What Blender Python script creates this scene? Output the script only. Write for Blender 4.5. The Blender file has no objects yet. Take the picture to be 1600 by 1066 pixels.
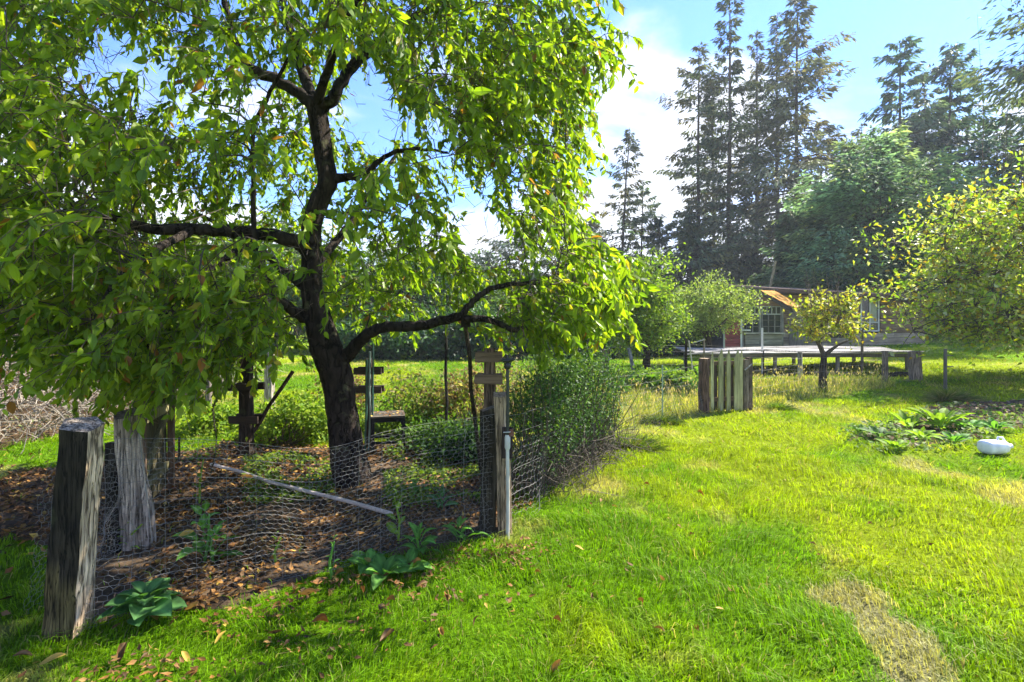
import bpy, math, random
import numpy as np
from mathutils import Vector, Matrix

# ------------------------------------------------------------------ camera, sky, sun, exposure
sc = bpy.context.scene
EYE = 1.6
cam = bpy.data.objects.new('camera', bpy.data.cameras.new('camera'))
sc.collection.objects.link(cam)
cam.location = (0, 0, EYE)
cam.rotation_euler = (math.radians(90), 0, 0)
cam.data.sensor_width = 36
cam.data.lens = 18
cam.data.shift_y = -33 / 1600
cam.data.clip_start = 0.05
cam.data.clip_end = 900
sc.camera = cam

SUN_AZ, SUN_EL = math.radians(58), math.radians(46)
world = bpy.data.worlds.new('World')
sc.world = world
world.use_nodes = True
wt = world.node_tree
for n in list(wt.nodes): wt.nodes.remove(n)
def wn(t, **kw):
    n = wt.nodes.new(t)
    for k, v in kw.items(): setattr(n, k, v)
    return n
def WL(a, b): wt.links.new(a, b)
w_out = wn('ShaderNodeOutputWorld'); w_bg = wn('ShaderNodeBackground')
w_bg.inputs['Strength'].default_value = 0.15
sky = wn('ShaderNodeTexSky', sky_type='NISHITA', sun_disc=False, sun_elevation=SUN_EL, sun_rotation=SUN_AZ)
sky.air_density = 1.0; sky.dust_density = 0.15; sky.ozone_density = 1.6
tc = wn('ShaderNodeTexCoord')
sep = wn('ShaderNodeSeparateXYZ'); WL(tc.outputs['Generated'], sep.inputs[0])
def wm(op, a, b=None, c=None, clamp=False):
    n = wn('ShaderNodeMath', operation=op); n.use_clamp = clamp
    for i, v in enumerate((a, b, c)):
        if v is None: continue
        if isinstance(v, (int, float)): n.inputs[i].default_value = v
        else: WL(v, n.inputs[i])
    return n.outputs[0]
zc = wm('MAXIMUM', sep.outputs[2], 0.0)
den = wm('ADD', zc, 0.22)
cx = wm('DIVIDE', sep.outputs[0], den); cy = wm('DIVIDE', sep.outputs[1], den)
comb = wn('ShaderNodeCombineXYZ'); WL(cx, comb.inputs[0]); WL(cy, comb.inputs[1])
comb.inputs[2].default_value = 7.7
nz = wn('ShaderNodeTexNoise'); nz.inputs['Scale'].default_value = 1.25; nz.inputs['Detail'].default_value = 9
nz.inputs['Roughness'].default_value = 0.55; nz.inputs['Distortion'].default_value = 0.35
WL(comb.outputs[0], nz.inputs['Vector'])
# thicker cloud towards the horizon, thin wisps overhead
lowbank = wm('SUBTRACT', 0.42, zc)
thr = wm('MULTIPLY_ADD', lowbank, 0.62, nz.outputs[0])
cf = wn('ShaderNodeMapRange'); cf.inputs['From Min'].default_value = 0.50; cf.inputs['From Max'].default_value = 0.68
cf.interpolation_type = 'SMOOTHSTEP'
WL(thr, cf.inputs['Value'])
skyt = wn('ShaderNodeMix', data_type='RGBA', blend_type='MULTIPLY'); skyt.inputs['Factor'].default_value = 1.0
WL(sky.outputs[0], skyt.inputs['A']); skyt.inputs['B'].default_value = (0.18, 0.26, 0.43, 1)
mixc = wn('ShaderNodeMix', data_type='RGBA')
WL(wm('MULTIPLY', cf.outputs[0], 0.93), mixc.inputs['Factor'])
WL(skyt.outputs['Result'], mixc.inputs['A'])
mixc.inputs['B'].default_value = (1.5, 1.52, 1.57, 1)
WL(mixc.outputs['Result'], w_bg.inputs['Color'])
WL(w_bg.outputs[0], w_out.inputs['Surface'])

sun = bpy.data.objects.new('sun', bpy.data.lights.new('sun', 'SUN'))
sc.collection.objects.link(sun)
sun.data.energy = 2.7
sun.data.angle = math.radians(0.6)
sun.data.color = (1.0, 0.94, 0.82)
S = Vector((math.sin(SUN_AZ) * math.cos(SUN_EL), math.cos(SUN_AZ) * math.cos(SUN_EL), math.sin(SUN_EL)))
sun.rotation_euler = S.to_track_quat('Z', 'Y').to_euler()
sun.location = (20, 20, 30)

sc.view_settings.view_transform = 'Standard'
sc.view_settings.look = 'None'
sc.view_settings.gamma = 1
sc.view_settings.use_curve_mapping = False
sc.view_settings.exposure = 2.75
sc.cycles.max_bounces = 8
sc.cycles.transmission_bounces = 6
sc.cycles.transparent_max_bounces = 8

# ------------------------------------------------------------------ helpers
R = np.random.RandomState(7)
random.seed(7)
COL = sc.collection
HAZE_ON = True

_tab = np.random.RandomState(3).rand(8, 256, 256)
def vnoise(x, y, s=0):
    x = np.asarray(x, float) + 1000; y = np.asarray(y, float) + 1000
    xi = np.floor(x).astype(int); yi = np.floor(y).astype(int)
    fx = x - xi; fy = y - yi
    fx = fx * fx * (3 - 2 * fx); fy = fy * fy * (3 - 2 * fy)
    t = _tab[s % 8]
    a = t[xi & 255, yi & 255]; b = t[(xi + 1) & 255, yi & 255]
    c = t[xi & 255, (yi + 1) & 255]; d = t[(xi + 1) & 255, (yi + 1) & 255]
    return (a * (1 - fx) + b * fx) * (1 - fy) + (c * (1 - fx) + d * fx) * fy
def fbm(x, y, s=0, o=4):
    v = 0; a = .5; t = 0
    for i in range(o):
        v = v + a * vnoise(np.asarray(x) * 2 ** i, np.asarray(y) * 2 ** i, s + i); t += a; a *= .5
    return v / t
def gz(x, y):
    x = np.asarray(x, float); y = np.asarray(y, float)
    d = np.hypot(x, y)
    rise = .055 * np.clip(x - 6.5, 0, 12) * np.clip((y - 8.5) / 11, 0, 1)
    return (fbm(x * .8, y * .8, 2, 3) - .5) * .09 * np.clip(d / 5, .5, 1.4) + rise
def GZ(x, y): return float(gz(x, y))

def P(px, py, Y=None):
    """photo pixel -> point: on the ground when Y is None, else at distance Y"""
    if Y is None:
        Y = EYE * 800 / (py - 500)
        return np.array([(px - 800) / 800 * Y, Y, 0.0])
    return np.array([(px - 800) / 800 * Y, Y, EYE - (py - 500) / 800 * Y])
def pip(x, y, poly):
    x = np.asarray(x); y = np.asarray(y)
    ins = np.zeros(x.shape, bool)
    n = len(poly)
    for i in range(n):
        x0, y0 = poly[i][:2]; x1, y1 = poly[(i + 1) % n][:2]
        c = ((y0 > y) != (y1 > y))
        with np.errstate(divide='ignore', invalid='ignore'):
            ins ^= c & (x < (x1 - x0) * (y - y0) / ((y1 - y0) if y1 != y0 else 1e-9) + x0)
    return ins
def unit(v):
    v = np.asarray(v, float)
    return v / np.maximum(np.linalg.norm(v, axis=-1, keepdims=True), 1e-9)

class MB:
    def __init__(s): s.v = []; s.c = []; s.f = []; s.n = 0
    def add(s, V, F, C=(1, 1, 1)):
        V = np.asarray(V, float).reshape(-1, 3)
        C = np.asarray(C, float)
        if C.ndim == 1: C = np.tile(C, (len(V), 1))
        s.v.append(V); s.c.append(C)
        F = np.asarray(F, int)
        s.f.append(F + s.n); s.n += len(V)
        return s
    def box(s, c, size, rot=None, col=(1, 1, 1), wob=0):
        h = np.array(size) / 2
        V = np.array([[a, b, d] for a in (-1, 1) for b in (-1, 1) for d in (-1, 1)], float) * h
        if wob: V += R.uniform(-wob, wob, V.shape)
        if rot is not None: V = V @ np.array(rot).T
        V += np.array(c)
        s.add(V, [[0, 1, 3, 2], [4, 6, 7, 5], [0, 4, 5, 1], [2, 3, 7, 6], [0, 2, 6, 4], [1, 5, 7, 3]], col)
        return s
    def tube(s, pts, rad, k=6, col=(1, 1, 1), cap=True, jit=0):
        pts = np.asarray(pts, float); n = len(pts)
        rad = np.broadcast_to(np.asarray(rad, float), (n,))
        T = np.gradient(pts, axis=0); T = unit(T)
        ref = np.array([0, 0, 1.0]) if abs(T[:, 2].mean()) < .8 else np.array([1.0, 0, 0])
        A = unit(np.cross(T, ref)); B = np.cross(T, A)
        an = np.arange(k) / k * 2 * math.pi
        rr = rad[:, None] * (1 + (R.uniform(-jit, jit, (n, k)) if jit else 0) * np.ones((n, k)))
        V = pts[:, None] + (A[:, None] * np.cos(an)[None, :, None] + B[:, None] * np.sin(an)[None, :, None]) * rr[..., None]
        V = V.reshape(-1, 3)
        i = np.arange(n - 1)[:, None] * k; j = np.arange(k)[None]
        a = i + j; b = i + (j + 1) % k
        F = np.stack([a, b, b + k, a + k], -1).reshape(-1, 4)
        C = np.asarray(col, float)
        if C.ndim == 2: C = np.repeat(C, k, 0)
        s.add(V, F, C)
        if cap:
            o = s.n - len(V)
            for base, rev in ((0, True), ((n - 1) * k, False)):
                ctr = V[base:base + k].mean(0)
                idx = np.arange(k)
                F = np.stack([idx, (idx + 1) % k, np.full(k, k)], -1)
                if rev: F = F[:, ::-1]
                cc = C if C.ndim == 1 else C[base]
                s.add(np.vstack([V[base:base + k], ctr]), F, cc)
        return s
    def segs(s, p0, p1, r, col=(1, 1, 1), r1=None):
        """many thin three-sided rods at once"""
        p0 = np.asarray(p0, float); p1 = np.asarray(p1, float); n = len(p0)
        if n == 0: return s
        r = np.broadcast_to(np.asarray(r, float), (n,)); r1 = r if r1 is None else np.broadcast_to(np.asarray(r1, float), (n,))
        T = unit(p1 - p0)
        ref = np.where(np.abs(T[:, 2:3]) < .8, np.array([[0, 0, 1.0]]), np.array([[1.0, 0, 0]]))
        A = unit(np.cross(T, ref)); B = np.cross(T, A)
        V = np.zeros((n, 6, 3))
        for q in range(3):
            o = A * math.cos(q * 2.094) + B * math.sin(q * 2.094)
            V[:, q] = p0 + o * r[:, None]; V[:, q + 3] = p1 + o * r1[:, None]
        b = np.arange(n)[:, None] * 6
        F = np.concatenate([b + np.array([[0, 1, 4, 3]]), b + np.array([[1, 2, 5, 4]]), b + np.array([[2, 0, 3, 5]])])
        C = np.asarray(col, float)
        if C.ndim == 2: C = np.repeat(C, 6, 0)
        return s.add(V.reshape(-1, 3), F, C)
    def leaves(s, p, ax, nr, L, W, col, kind='ovate', bend=.2):
        p = np.asarray(p, float); n = len(p)
        if n == 0: return s
        ax = unit(ax); sd = unit(np.cross(ax, nr)); nn = np.cross(sd, ax)
        L = np.broadcast_to(np.asarray(L, float), (n,))[:, None]; W = np.broadcast_to(np.asarray(W, float), (n,))[:, None]
        bend = np.broadcast_to(np.asarray(bend, float), (n,))[:, None]
        if kind == 'ovate':
            sp = [(0, 0, 0), (.22, -.40, .06), (.55, -.47, 0.02), (.83, -.2, -.1), (1, 0, -.22), (.83, .2, -.1), (.55, .47, .02), (.22, .40, .06), (.5, 0, -.10)]
            tri = [(0, 1, 8), (1, 2, 8), (2, 3, 8), (3, 4, 8), (4, 5, 8), (5, 6, 8), (6, 7, 8), (7, 0, 8)]
        elif kind == 'six':
            sp = [(0, 0, 0), (.38, -.5, .03), (1, 0, -.15), (.38, .5, .03), (.5, 0, -.1)]
            tri = [(0, 1, 4), (1, 2, 4), (2, 3, 4), (3, 0, 4)]
        elif kind == 'kite':
            sp = [(0, 0, 0), (.42, -.5, -.03), (1, 0, -.12), (.42, .5, -.03)]
            tri = [(0, 1, 2), (0, 2, 3)]
        else:
            sp = [(0, -.5, 0), (0, .5, 0), (1, 0, 0)]
            tri = [(0, 1, 2)]
        m = len(sp); V = np.zeros((n, m, 3))
        for i, (a, b, c) in enumerate(sp):
            fold = (c + .10 if i != 8 else c) if kind == 'ovate' else c
            V[:, i] = p + ax * L * a + sd * W * b + nn * (W * fold * .9 - L * bend * a * a)
        b = np.arange(n)[:, None, None] * m
        F = (b + np.array(tri)[None]).reshape(-1, 3)
        C = np.asarray(col, float)
        if C.ndim == 1: C = np.tile(C, (n, 1))
        return s.add(V.reshape(-1, 3), F, np.repeat(C, m, 0))
    def mesh(s, name, smooth=False):
        V = np.vstack(s.v).astype(np.float32); C = np.vstack(s.c)
        nl, st, idx = [], 0, []
        for F in s.f:
            idx.append(F.reshape(-1)); nl.append(np.full(len(F), F.shape[1]))
        idx = np.concatenate(idx).astype(np.int32); tot = np.concatenate(nl).astype(np.int32)
        start = np.concatenate([[0], np.cumsum(tot)[:-1]]).astype(np.int32)
        me = bpy.data.meshes.new(name)
        me.vertices.add(len(V)); me.vertices.foreach_set('co', V.reshape(-1))
        me.loops.add(len(idx)); me.loops.foreach_set('vertex_index', idx)
        me.polygons.add(len(tot)); me.polygons.foreach_set('loop_start', start)
        try: me.polygons.foreach_set('loop_total', tot)
        except Exception: pass
        me.polygons.foreach_set('use_smooth', np.full(len(tot), smooth))
        me.update(calc_edges=True)
        a = me.color_attributes.new('Col', 'FLOAT_COLOR', 'POINT')
        a.data.foreach_set('color', np.hstack([C, np.ones((len(C), 1))]).astype(np.float32).reshape(-1))
        return me
    def build(s, name, mat, parent=None, smooth=False, **kw):
        me = s.mesh(name, smooth); me.materials.append(mat)
        return link(name, me, parent, **kw)

def link(name, me, parent=None, loc=None, rot=None, **kw):
    o = bpy.data.objects.new(name, me); COL.objects.link(o)
    if parent is not None: o.parent = parent
    if loc is not None: o.location = loc
    if rot is not None: o.rotation_euler = rot
    tag(o, **kw)
    return o
def tag(o, label=None, cat=None, group=None, kind=None):
    if label: o['label'] = label
    if cat: o['category'] = cat
    if group: o['group'] = group
    if kind: o['kind'] = kind
    return o
def thing(name, loc, label, cat, group=None, rz=0):
    o = bpy.data.objects.new(name, None); COL.objects.link(o)
    o.location = loc; o.rotation_euler = (0, 0, rz); o.empty_display_size = .1
    return tag(o, label, cat, group)

# ------------------------------------------------------------------ materials
def newmat(name):
    m = bpy.data.materials.new(name); m.use_nodes = True
    nt = m.node_tree
    for n in list(nt.nodes): nt.nodes.remove(n)
    return m, nt
def N(nt, t, **kw):
    n = nt.nodes.new(t)
    for k, v in kw.items(): setattr(n, k, v)
    return n
def foliage(name, trans=.42, rough=.45, spec=.35, boost=(1.5, 1.6, .55)):
    m, nt = newmat(name); L = nt.links.new
    out = N(nt, 'ShaderNodeOutputMaterial'); at = N(nt, 'ShaderNodeAttribute', attribute_name='Col')
    pr = N(nt, 'ShaderNodeBsdfPrincipled'); tr = N(nt, 'ShaderNodeBsdfTranslucent'); mx = N(nt, 'ShaderNodeMixShader')
    pr.inputs['Roughness'].default_value = rough; pr.inputs['Specular IOR Level'].default_value = spec
    geo = N(nt, 'ShaderNodeNewGeometry')
    nz = N(nt, 'ShaderNodeTexNoise'); nz.inputs['Scale'].default_value = 9; nz.inputs['Detail'].default_value = 3
    L(geo.outputs['Position'], nz.inputs['Vector'])
    mr = N(nt, 'ShaderNodeMapRange'); mr.inputs['To Min'].default_value = .72; mr.inputs['To Max'].default_value = 1.28
    L(nz.outputs[0], mr.inputs['Value'])
    mu = N(nt, 'ShaderNodeMix', data_type='RGBA', blend_type='MULTIPLY'); mu.inputs['Factor'].default_value = 1
    L(at.outputs['Color'], mu.inputs['A']); L(mr.outputs[0], mu.inputs['B'])
    m2 = N(nt, 'ShaderNodeMix', data_type='RGBA', blend_type='MULTIPLY'); m2.inputs['Factor'].default_value = 1
    L(mu.outputs['Result'], m2.inputs['A']); m2.inputs['B'].default_value = (*boost, 1)
    L(mu.outputs['Result'], pr.inputs['Base Color']); L(m2.outputs['Result'], tr.inputs['Color'])
    mx.inputs[0].default_value = trans
    L(pr.outputs[0], mx.inputs[1]); L(tr.outputs[0], mx.inputs[2]); L(mx.outputs[0], out.inputs['Surface'])
    return m
def surf(name, col=(1, 1, 1), crack=0, rough=.8, grain=None, scale=6, amount=.5, bump=.4, spec=.3, metal=0, rand=.25, fleck=None, dist=.01):
    """attribute colour x tint x stretched noise grain, with relief"""
    m, nt = newmat(name); L = nt.links.new
    out = N(nt, 'ShaderNodeOutputMaterial'); pr = N(nt, 'ShaderNodeBsdfPrincipled')
    at = N(nt, 'ShaderNodeAttribute', attribute_name='Col')
    tcn = N(nt, 'ShaderNodeTexCoord'); mp = N(nt, 'ShaderNodeMapping')
    mp.inputs['Scale'].default_value = grain or (1, 1, 1)
    oi = N(nt, 'ShaderNodeObjectInfo')
    va = N(nt, 'ShaderNodeVectorMath', operation='MULTIPLY_ADD')
    cb = N(nt, 'ShaderNodeCombineXYZ')
    for i in range(3): L(oi.outputs['Random'], cb.inputs[i])
    L(cb.outputs[0], va.inputs[0]); va.inputs[1].default_value = (17, 23, 31); L(tcn.outputs['Object'], va.inputs[2])
    L(va.outputs[0], mp.inputs['Vector'])
    n1 = N(nt, 'ShaderNodeTexNoise'); n1.inputs['Scale'].default_value = scale; n1.inputs['Detail'].default_value = 8; n1.inputs['Roughness'].default_value = .65
    L(mp.outputs[0], n1.inputs['Vector'])
    n2 = N(nt, 'ShaderNodeTexNoise'); n2.inputs['Scale'].default_value = scale * .35; n2.inputs['Detail'].default_value = 3
    L(va.outputs[0], n2.inputs['Vector'])
    mr = N(nt, 'ShaderNodeMapRange'); mr.inputs['From Min'].default_value = .3; mr.inputs['From Max'].default_value = .7
    mr.inputs['To Min'].default_value = 1 - amount; mr.inputs['To Max'].default_value = 1 + amount * .7
    L(n1.outputs[0], mr.inputs['Value'])
    mr2 = N(nt, 'ShaderNodeMapRange'); mr2.inputs['From Min'].default_value = .3; mr2.inputs['From Max'].default_value = .7
    mr2.inputs['To Min'].default_value = .75; mr2.inputs['To Max'].default_value = 1.2
    L(n2.outputs[0], mr2.inputs['Value'])
    mrr = N(nt, 'ShaderNodeMapRange'); mrr.inputs['To Min'].default_value = 1 - rand; mrr.inputs['To Max'].default_value = 1 + rand
    L(oi.outputs['Random'], mrr.inputs['Value'])
    k = N(nt, 'ShaderNodeMath', operation='MULTIPLY'); L(mr.outputs[0], k.inputs[0]); L(mr2.outputs[0], k.inputs[1])
    k2 = N(nt, 'ShaderNodeMath', operation='MULTIPLY'); L(k.outputs[0], k2.inputs[0]); L(mrr.outputs[0], k2.inputs[1])
    a = N(nt, 'ShaderNodeMix', data_type='RGBA', blend_type='MULTIPLY'); a.inputs['Factor'].default_value = 1
    L(at.outputs['Color'], a.inputs['A']); a.inputs['B'].default_value = (*col, 1)
    b = N(nt, 'ShaderNodeMix', data_type='RGBA', blend_type='MULTIPLY'); b.inputs['Factor'].default_value = 1
    L(a.outputs['Result'], b.inputs['A']); L(k2.outputs[0], b.inputs['B'])
    res = b.outputs['Result']
    hgt = n1.outputs[0]
    if crack:
        n4 = N(nt, 'ShaderNodeTexNoise'); n4.inputs['Scale'].default_value = scale * 1.1; n4.inputs['Detail'].default_value = 4; n4.inputs['Distortion'].default_value = .3
        mp2 = N(nt, 'ShaderNodeMapping'); mp2.inputs['Scale'].default_value = tuple(g if g > 1 else g * .5 for g in grain); mp2.inputs['Location'].default_value = (3, 7, 1)
        L(va.outputs[0], mp2.inputs['Vector']); L(mp2.outputs[0], n4.inputs['Vector'])
        s1 = N(nt, 'ShaderNodeMath', operation='SUBTRACT'); L(n4.outputs[0], s1.inputs[0]); s1.inputs[1].default_value = .5
        s2 = N(nt, 'ShaderNodeMath', operation='ABSOLUTE'); L(s1.outputs[0], s2.inputs[0])
        s3 = N(nt, 'ShaderNodeMapRange'); s3.inputs['From Min'].default_value = .0; s3.inputs['From Max'].default_value = .035; s3.inputs['To Min'].default_value = 1 - crack; L(s2.outputs[0], s3.inputs['Value'])
        cm_ = N(nt, 'ShaderNodeMix', data_type='RGBA', blend_type='MULTIPLY'); cm_.inputs['Factor'].default_value = 1
        L(res, cm_.inputs['A']); L(s3.outputs[0], cm_.inputs['B']); res = cm_.outputs['Result']
        s4 = N(nt, 'ShaderNodeMath', operation='MULTIPLY_ADD'); L(s3.outputs[0], s4.inputs[0]); s4.inputs[1].default_value = 1.2; L(n1.outputs[0], s4.inputs[2]); hgt = s4.outputs[0]
    if fleck:
        fcol, lo, hi, fs = fleck
        n3 = N(nt, 'ShaderNodeTexNoise'); n3.inputs['Scale'].default_value = fs; n3.inputs['Detail'].default_value = 6
        L(va.outputs[0], n3.inputs['Vector'])
        fm = N(nt, 'ShaderNodeMapRange'); fm.inputs['From Min'].default_value = lo; fm.inputs['From Max'].default_value = hi
        L(n3.outputs[0], fm.inputs['Value'])
        c = N(nt, 'ShaderNodeMix', data_type='RGBA'); L(fm.outputs[0], c.inputs['Factor'])
        L(res, c.inputs['A']); c.inputs['B'].default_value = (*fcol, 1); res = c.outputs['Result']
    L(res, pr.inputs['Base Color'])
    pr.inputs['Roughness'].default_value = rough; pr.inputs['Specular IOR Level'].default_value = spec; pr.inputs['Metallic'].default_value = metal
    if bump:
        bp = N(nt, 'ShaderNodeBump'); bp.inputs['Strength'].default_value = bump; bp.inputs['Distance'].default_value = dist
        L(hgt, bp.inputs['Height']); L(bp.outputs[0], pr.inputs['Normal'])
    L(pr.outputs[0], out.inputs['Surface'])
    return m
M = {}
M['leaf'] = foliage('plum_leaf', .52, .45, .3, (1.4, 1.5, .5))
M['leaf_far'] = foliage('orchard_leaf', .4, .5, .3)
M['needle'] = foliage('conifer_needle', .3, .6, .2, (1.2, 1.3, .8))
M['soft_needle'] = foliage('soft_fir_needle', .5, .6, .2, (1.4, 1.5, .8))
M['grass'] = foliage('grass_blade', .4, .6, .12, (1.5, 1.5, .5))
M['herb'] = foliage('herb_leaf', .4, .65, .15)
M['gloss'] = foliage('glossy_shrub_leaf', .3, .55, .2)
M['dead'] = foliage('dead_leaf', .15, .6, .2, (1.3, 1.0, .6))
M['twig'] = surf('twig_bark', rough=.9, scale=30, amount=.4, bump=0)
M['bark'] = surf('dark_fruit_bark', rough=.95, grain=(1, 1, .35), scale=22, amount=.6, bump=1.0, dist=.03, spec=.1, crack=.6,
                 fleck=((.10, .10, .055), .60, .72, 9))
M['fbark'] = surf('conifer_bark', rough=.95, grain=(1, 1, .2), scale=4, amount=.5, bump=.6, dist=.05, spec=.1)
M['wood'] = surf('weathered_split_wood', crack=.85, rough=.9, grain=(7, 7, .6), scale=7, amount=.85, bump=1.0, dist=.008, spec=.15,
                 fleck=((.06, .065, .03), .62, .74, 6))
M['boardx'] = surf('weathered_board', crack=.5, rough=.9, grain=(.35, 6, 6), scale=5, amount=.45, bump=.6, dist=.006, spec=.15)
M['boardz'] = surf('weathered_upright_board', crack=.6, rough=.9, grain=(8, 8, .4), scale=6, amount=.45, bump=.6, dist=.005, spec=.15)
M['paintw'] = surf('white_paint', (.72, .72, .69), rough=.5, scale=5, amount=.12, bump=.1, rand=.05)
M['metal'] = surf('galvanised_wire', (.22, .21, .19), rough=.85, scale=8, amount=.3, bump=0, metal=0, spec=.1, rand=0)
M['plastic'] = surf('plastic', rough=.4, scale=10, amount=.15, bump=.05, rand=0, spec=.4)
M['roofmoss'] = surf('mossy_roof', rough=.95, scale=9, amount=.4, bump=1, dist=.03, rand=.1)
M['soil'] = surf('garden_soil', (.085, .058, .035), rough=1, scale=5, amount=.6, bump=1, dist=.04, rand=0, spec=.05)

def glassmat():
    m, nt = newmat('window_glass'); out = N(nt, 'ShaderNodeOutputMaterial'); p = N(nt, 'ShaderNodeBsdfPrincipled')
    p.inputs['Base Color'].default_value = (.02, .026, .028, 1); p.inputs['Roughness'].default_value = .08
    p.inputs['Specular IOR Level'].default_value = .6
    nt.links.new(p.outputs[0], out.inputs['Surface']); return m
M['glass'] = glassmat()
def groundmat():
    m, nt = newmat('lawn_ground'); L = nt.links.new
    out = N(nt, 'ShaderNodeOutputMaterial'); p = N(nt, 'ShaderNodeBsdfPrincipled'); p.inputs['Roughness'].default_value = 1
    p.inputs['Specular IOR Level'].default_value = .05
    geo = N(nt, 'ShaderNodeNewGeometry'); at = N(nt, 'ShaderNodeAttribute', attribute_name='Col')
    a = N(nt, 'ShaderNodeTexNoise'); a.inputs['Scale'].default_value = 14; a.inputs['Detail'].default_value = 9; a.inputs['Roughness'].default_value = .7
    L(geo.outputs['Position'], a.inputs['Vector'])
    mr = N(nt, 'ShaderNodeMapRange'); mr.inputs['From Min'].default_value = .3; mr.inputs['From Max'].default_value = .7
    mr.inputs['To Min'].default_value = .45; mr.inputs['To Max'].default_value = 1.35
    L(a.outputs[0], mr.inputs['Value'])
    mx = N(nt, 'ShaderNodeMix', data_type='RGBA', blend_type='MULTIPLY'); mx.inputs['Factor'].default_value = 1
    L(at.outputs['Color'], mx.inputs['A']); L(mr.outputs[0], mx.inputs['B'])
    L(mx.outputs['Result'], p.inputs['Base Color'])
    bp = N(nt, 'ShaderNodeBump'); bp.inputs['Strength'].default_value = 1; bp.inputs['Distance'].default_value = .04
    L(a.outputs[0], bp.inputs['Height']); L(bp.outputs[0], p.inputs['Normal'])
    L(p.outputs[0], out.inputs['Surface']); return m
M['ground'] = groundmat()

# ------------------------------------------------------------------ ground
def pw(*pts): return [tuple(P(a, b)[:2]) for a, b in pts]
SOIL = pw((140, 975), (330, 948), (520, 888), (700, 852), (792, 835), (800, 790), (770, 700), (640, 688), (520, 700), (400, 690), (280, 700), (150, 722), (40, 735), (-60, 765), (-60, 830), (40, 850), (95, 870), (120, 940))
BED = pw((1310, 690), (1400, 660), (1480, 632), (1700, 628), (1720, 655), (1570, 668), (1520, 690), (1420, 700))
DIRT = pw((1268, 925), (1310, 908), (1385, 945), (1450, 1000), (1510, 1066), (1570, 1160), (1470, 1160), (1410, 1066), (1330, 985))
DRY = pw((930, 675), (1090, 652), (1300, 622), (1400, 606), (1380, 594), (1180, 596), (1080, 612), (940, 606), (900, 640))
def lawn_cols(x, y):
    """the lawn's own colour: deep green, yellow-green, straw where it is worn"""
    n = fbm(x * .55, y * .55, 1); n2 = fbm(x * 2.3, y * 2.3, 4, 3); n3 = fbm(x * 7, y * 7, 6, 2)
    g = np.array([.125, .25, .004]); yl = np.array([.26, .34, .006]); st = np.array([.42, .37, .13])
    t = np.clip((n - .42) * 5 + (n2 - .5) * 2.2 + np.clip((x - .3) * .22, -.2, .35), 0, 1)[..., None]
    c = g * (1 - t) + yl * t
    s = np.clip((n2 * .6 + fbm(x * 1.1 + 9, y * 1.1, 5, 3) * .6 - .70) * 6 + (n3 - .5), 0, .75)
    s = np.where(pip(x + (n3 - .5) * .25, y + (n2 - .5) * .3, DIRT), .62, s)
    s = np.where(pip(x, y, DRY), np.maximum(s, .55), s)
    s = s[..., None]
    dd = pip(x + (n3 - .5) * .25, y + (n2 - .5) * .3, DIRT)[..., None]
    return c * (1 - s) + np.where(dd, np.array([.44, .34, .21]), st) * s
xs = np.unique(np.concatenate([np.linspace(-12, 12, 150), np.linspace(-60, 60, 61), np.linspace(-220, 220, 26)]))
ys = np.unique(np.concatenate([np.linspace(-6, 22, 170), np.linspace(-60, 90, 61), np.linspace(-100, 140, 25)]))
gx, gy = np.meshgrid(xs, ys, indexing='ij')
V = np.stack([gx, gy, gz(gx, gy)], -1).reshape(-1, 3)
a = (np.arange(len(xs) - 1)[:, None] * len(ys) + np.arange(len(ys) - 1)[None]).reshape(-1)
F = np.stack([a, a + len(ys), a + len(ys) + 1, a + 1], -1)
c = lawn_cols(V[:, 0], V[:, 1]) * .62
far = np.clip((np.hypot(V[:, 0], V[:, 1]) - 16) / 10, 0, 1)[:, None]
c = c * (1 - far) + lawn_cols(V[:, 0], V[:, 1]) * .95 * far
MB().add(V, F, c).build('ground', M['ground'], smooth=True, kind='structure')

# soil sheet under the plum tree and the leafy bed, a ragged-edged sheet above the lawn
def sheet(name, poly, step, lift, col, edge=.25):
    pa = np.array(poly); x0, y0 = pa.min(0) - .3; x1, y1 = pa.max(0) + .3
    X = np.arange(x0, x1, step); Yv = np.arange(y0, y1, step)
    A, B = np.meshgrid(X, Yv, indexing='ij')
    ins = pip(A + (vnoise(A * 3, B * 3, 1) - .5) * edge, B + (vnoise(A * 3, B * 3, 2) - .5) * edge, poly)
    Z = gz(A, B) + lift + (fbm(A * 4, B * 4, 3) - .3) * .02
    Z = np.where(ins, Z, gz(A, B) - .04)
    V = np.stack([A, B, Z], -1).reshape(-1, 3); ny = len(Yv)
    a = (np.arange(len(X) - 1)[:, None] * ny + np.arange(ny - 1)[None]).reshape(-1)
    F = np.stack([a, a + ny, a + ny + 1, a + 1], -1)
    keep = ins.reshape(-1)[F].any(1)
    MB().add(V, F[keep], col).build(name, M['soil'], smooth=True, kind='structure')
sheet('garden_soil', SOIL, .08, .012, (1, 1, 1))
sheet('bed_soil', BED, .08, .010, (1, 1, 1))

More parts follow.
